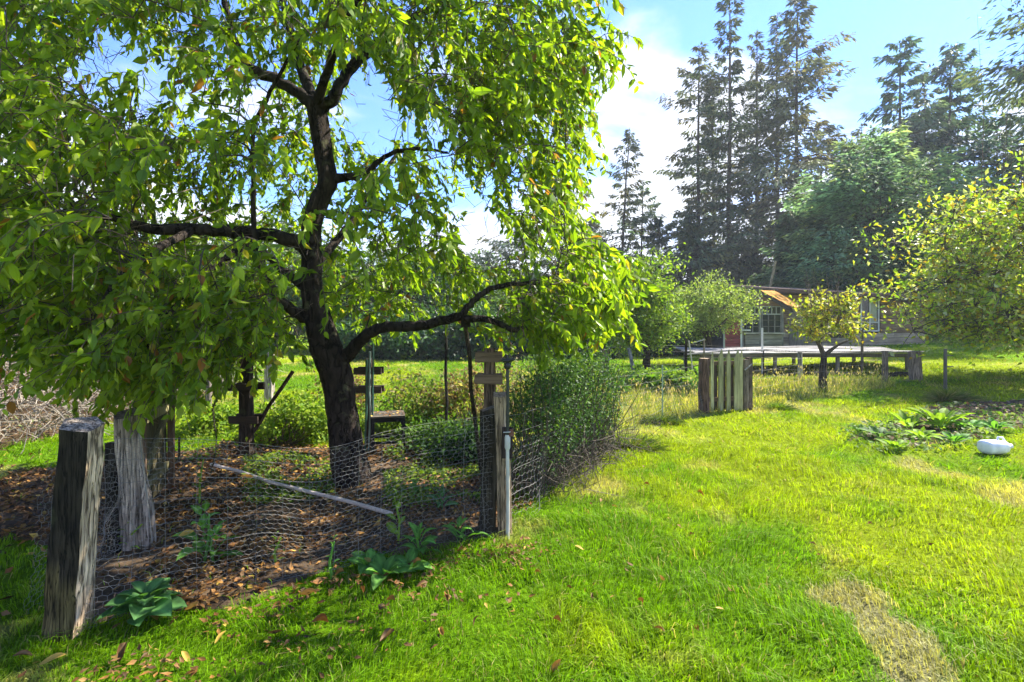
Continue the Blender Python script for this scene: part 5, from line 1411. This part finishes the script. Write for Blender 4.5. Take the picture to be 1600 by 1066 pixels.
# right-hand bed
rosette(1468, 668, 'large upright clump of long bright leaves in the right-hand bed', 20, .48, CY, .33, .75, (.55, 1.2), seed=15)
rosette(1420, 668, 'clump of long leaves at the left of the right-hand bed', 14, .38, CY, .35, .9, (.35, 1.0), seed=16)
rosette(1515, 672, 'dark arching clump right of the long bright leaves', 14, .32, CG, .35, .9, (.35, .9), seed=17)
rosette(1440, 690, 'low leafy clump in front of the long bright leaves', 14, .24, CY, .5, .8, (.3, .9), seed=18)
rosette(1375, 690, 'pale round-leaved clump at the front left corner of the bed', 12, .22, (.11, .19, .06), .6, .8, (.3, .9), seed=19)
rosette(1490, 694, 'low leafy clump just left of the white jug', 12, .22, CG, .5, .8, (.3, .9), seed=20)
rosette(1555, 672, 'leafy clump directly behind the white jug', 14, .26, CG, .45, .8, (.3, .9), seed=21)
rosette(1400, 705, 'front clump of the right-hand bed left of the jug', 14, .2, CY, .5, .8, (.3, .9), seed=22)
rosette(1345, 680, 'leftmost low clump of the right-hand bed', 12, .18, CG, .5, .8, (.3, .9), seed=23)
rosette(575, 888, 'broad-leaved plant left of the one nearest the lawn edge', 10, .15, CG, .55, .8, (.25, .9), seed=24, name='broadleaf_plant')
rosette(640, 895, 'low broad-leaved plant between two others along the wire', 12, .15, CG, .55, .8, (.25, .9), seed=25, name='broadleaf_plant')
def cover(name, label, polys, n, ll, hmax, pal, kind='six', cat='ground cover', mat='herb'):
    mb = MB(); pal = np.array(pal)
    for poly in polys:
        pa = np.array(poly); x = R.uniform(pa[:, 0].min(), pa[:, 0].max(), n); y = R.uniform(pa[:, 1].min(), pa[:, 1].max(), n)
        k = pip(x, y, poly) & (fbm(x * 2.2, y * 2.2, 6, 3) > .44); x = x[k]; y = y[k]; m = len(x)
        h = hmax * np.clip(fbm(x * 1.5, y * 1.5, 4, 2) * 2 - .5, .1, 1)
        p = np.stack([x, y, gz(x, y) + .02 + R.rand(m) * h], -1)
        s = ll * R.uniform(.6, 1.3, m)
        mb.leaves(p, unit(R.normal(0, 1, (m, 3)) * [1, 1, .5]), unit(R.normal(0, .5, (m, 3)) + [0, 0, 1]), s, s * .6, pal[R.randint(0, len(pal), m)] * R.uniform(.7, 1.3, m)[:, None], kind, .2)
    mb.build(name, M[mat], kind='stuff', label=label, cat=cat)
cover('bed_weeds', 'low bright weeds filling the right-hand bed around the jug', [BED, BED, pw((1290, 700), (1320, 672), (1400, 655), (1560, 650), (1700, 660), (1700, 690), (1590, 676), (1530, 705), (1400, 712))], 2600, .08, .12, [(.10, .18, .02), (.15, .22, .03), (.08, .15, .03), (.18, .23, .10)])
cover('garden_weeds', 'yellow-green weeds covering the ground behind the fruit tree', [pw((270, 735), (380, 712), (470, 700), (640, 694), (770, 720), (760, 660), (640, 650), (300, 660)), pw((600, 800), (760, 800), (760, 700), (600, 700)), pw((380, 790), (520, 780), (520, 705), (380, 705))], 7000, .045, .14, [(.12, .19, .02), (.18, .23, .02), (.07, .13, .02)])
cover('vegetable_leaves', 'squash and herb leaves in the bed left of the picket gate', [pw((950, 618), (1095, 618), (1095, 598), (955, 598))], 6500, .16, .40, [(.10, .20, .02), (.16, .24, .02), (.06, .12, .03)])
# leafy perennials behind the tree
plants = [
 (440, 690, 6.7, .55, .60, YG, 'yellow-green raspberry clump just left of the fruit tree trunk', 'raspberry_bush'),
 (500, 695, 7.2, .5, .5, YG, 'yellow-green raspberry clump half behind the fruit tree trunk', 'raspberry_bush'),
 (345, 680, 7.4, .45, .35, YG, 'low yellow-green bush left of the dark cross post', 'raspberry_bush'),
 (655, 680, 7.6, .6, .75, [(.13, .19, .03), (.20, .17, .07), (.09, .14, .02)], 'tall seeding perennials behind the straight prop', 'perennial_clump'),
 (735, 680, 7.2, .6, .85, [(.24, .20, .10), (.14, .18, .03), (.20, .12, .07)], 'browning perennials behind the slanting prop', 'perennial_clump'),
 (790, 660, 8.6, .8, .85, [(.26, .22, .11), (.15, .17, .04)], 'browning perennials behind the sprinkler pipe', 'perennial_clump'),
 (545, 665, 8.6, .5, .7, [(.16, .19, .03), (.20, .12, .07)], 'reddish perennials behind the black table', 'perennial_clump'),
 (690, 700, 6.3, .5, .32, [(.05, .11, .02), (.09, .16, .02)], 'low green strawberry clump between the two props', 'strawberry_clump'),
 (630, 685, 7.3, .5, .3, [(.14, .21, .02), (.10, .17, .02)], 'bright low clump right of the black table', 'strawberry_clump'),
 (725, 690, 5.9, .4, .30, [(.025, .06, .02), (.035, .08, .02)], 'dark blue-green low clump left of the corner post', 'herb_clump'),
 (1045, 612, 11.6, .7, .42, YG, 'bright leafy squash clump left of the picket gate', 'squash_plant'),
 (985, 612, 11.9, .6, .36, MG, 'darker leafy clump in the vegetable bed behind the long grass', 'squash_plant'),
 (860, 610, 11.5, 1.0, .8, MG, 'green bush beyond the dark shrub', 'perennial_clump'),
]
for i, (px, py, Y, rx, h, pal, lab, nm) in enumerate(plants):
    x = (px - 800) / 800 * Y
    bush(nm, lab, 'plant', (x, Y, h * .5), (rx, rx * .8, h * .52), 2600, .06, pal, 26, seed=200 + i, mat='herb', clump=60, kind='six', wr=.6, spread=.2, crown='foliage', stemcol=(.13, .10, .05))
# twining vine stem hanging by the gate
mb = MB(); l = smooth_line([P(330, 740, 5.2), P(338, 690, 5.2), P(333, 640, 5.2), P(345, 610, 5.2), P(342, 590, 5.2)], 6)
mb.tube(l, .006, 5, (.06, .05, .03)); n = 60; q = l[R.randint(0, len(l), n)]
mb.leaves(q, R.normal(0, 1, (n, 3)), R.normal(0, 1, (n, 3)), .03, .018, (.06, .08, .03), 'six'); mb.build('vine_stem', M['twig'], label='thin dark twining stem standing between the old gate and the pole', cat='vine')

# white plastic jug lying in the bed
def jug():
    b = P(1556, 712); root = thing('plastic_jug', (b[0], b[1], .02), 'white translucent plastic jug lying on its side at the bed edge', 'jug', rz=.12)
    m = MB(); n = 12; k = 20; V = []
    an = np.arange(k) / k * 6.283
    prof = [(-.17, .0001), (-.17, .02), (-.168, .06), (-.155, .085), (-.13, .092), (-.03, .092), (.06, .09), (.10, .078), (.135, .05), (.15, .026), (.185, .024), (.187, .0)]
    for x, r in prof:
        c, s_ = np.cos(an), np.sin(an); e = (np.abs(c) ** 3 + np.abs(s_) ** 3) ** (-1 / 3)
        V.append(np.stack([np.full(k, x), c * e * r, s_ * e * r * .86 + .085], -1))
    V = np.array(V).reshape(-1, 3); a = np.arange(len(prof) - 1)[:, None] * k + np.arange(k)[None]; bb = np.arange(len(prof) - 1)[:, None] * k + (np.arange(k)[None] + 1) % k
    m.add(V, np.stack([a, bb, bb + k, a + k], -1).reshape(-1, 4), (.78, .80, .82)); m.build('body', M['plastic'], root, smooth=True)
    MB().tube([(.175, 0, .085), (.205, 0, .085)], .028, 12, (.75, .77, .8)).build('cap', M['plastic'], root)
    MB().tube([(.02, 0, .165), (.03, 0, .195), (.09, 0, .19), (.12, 0, .145)], .012, 7, (.78, .8, .82)).build('handle', M['plastic'], root, smooth=True)
jug()
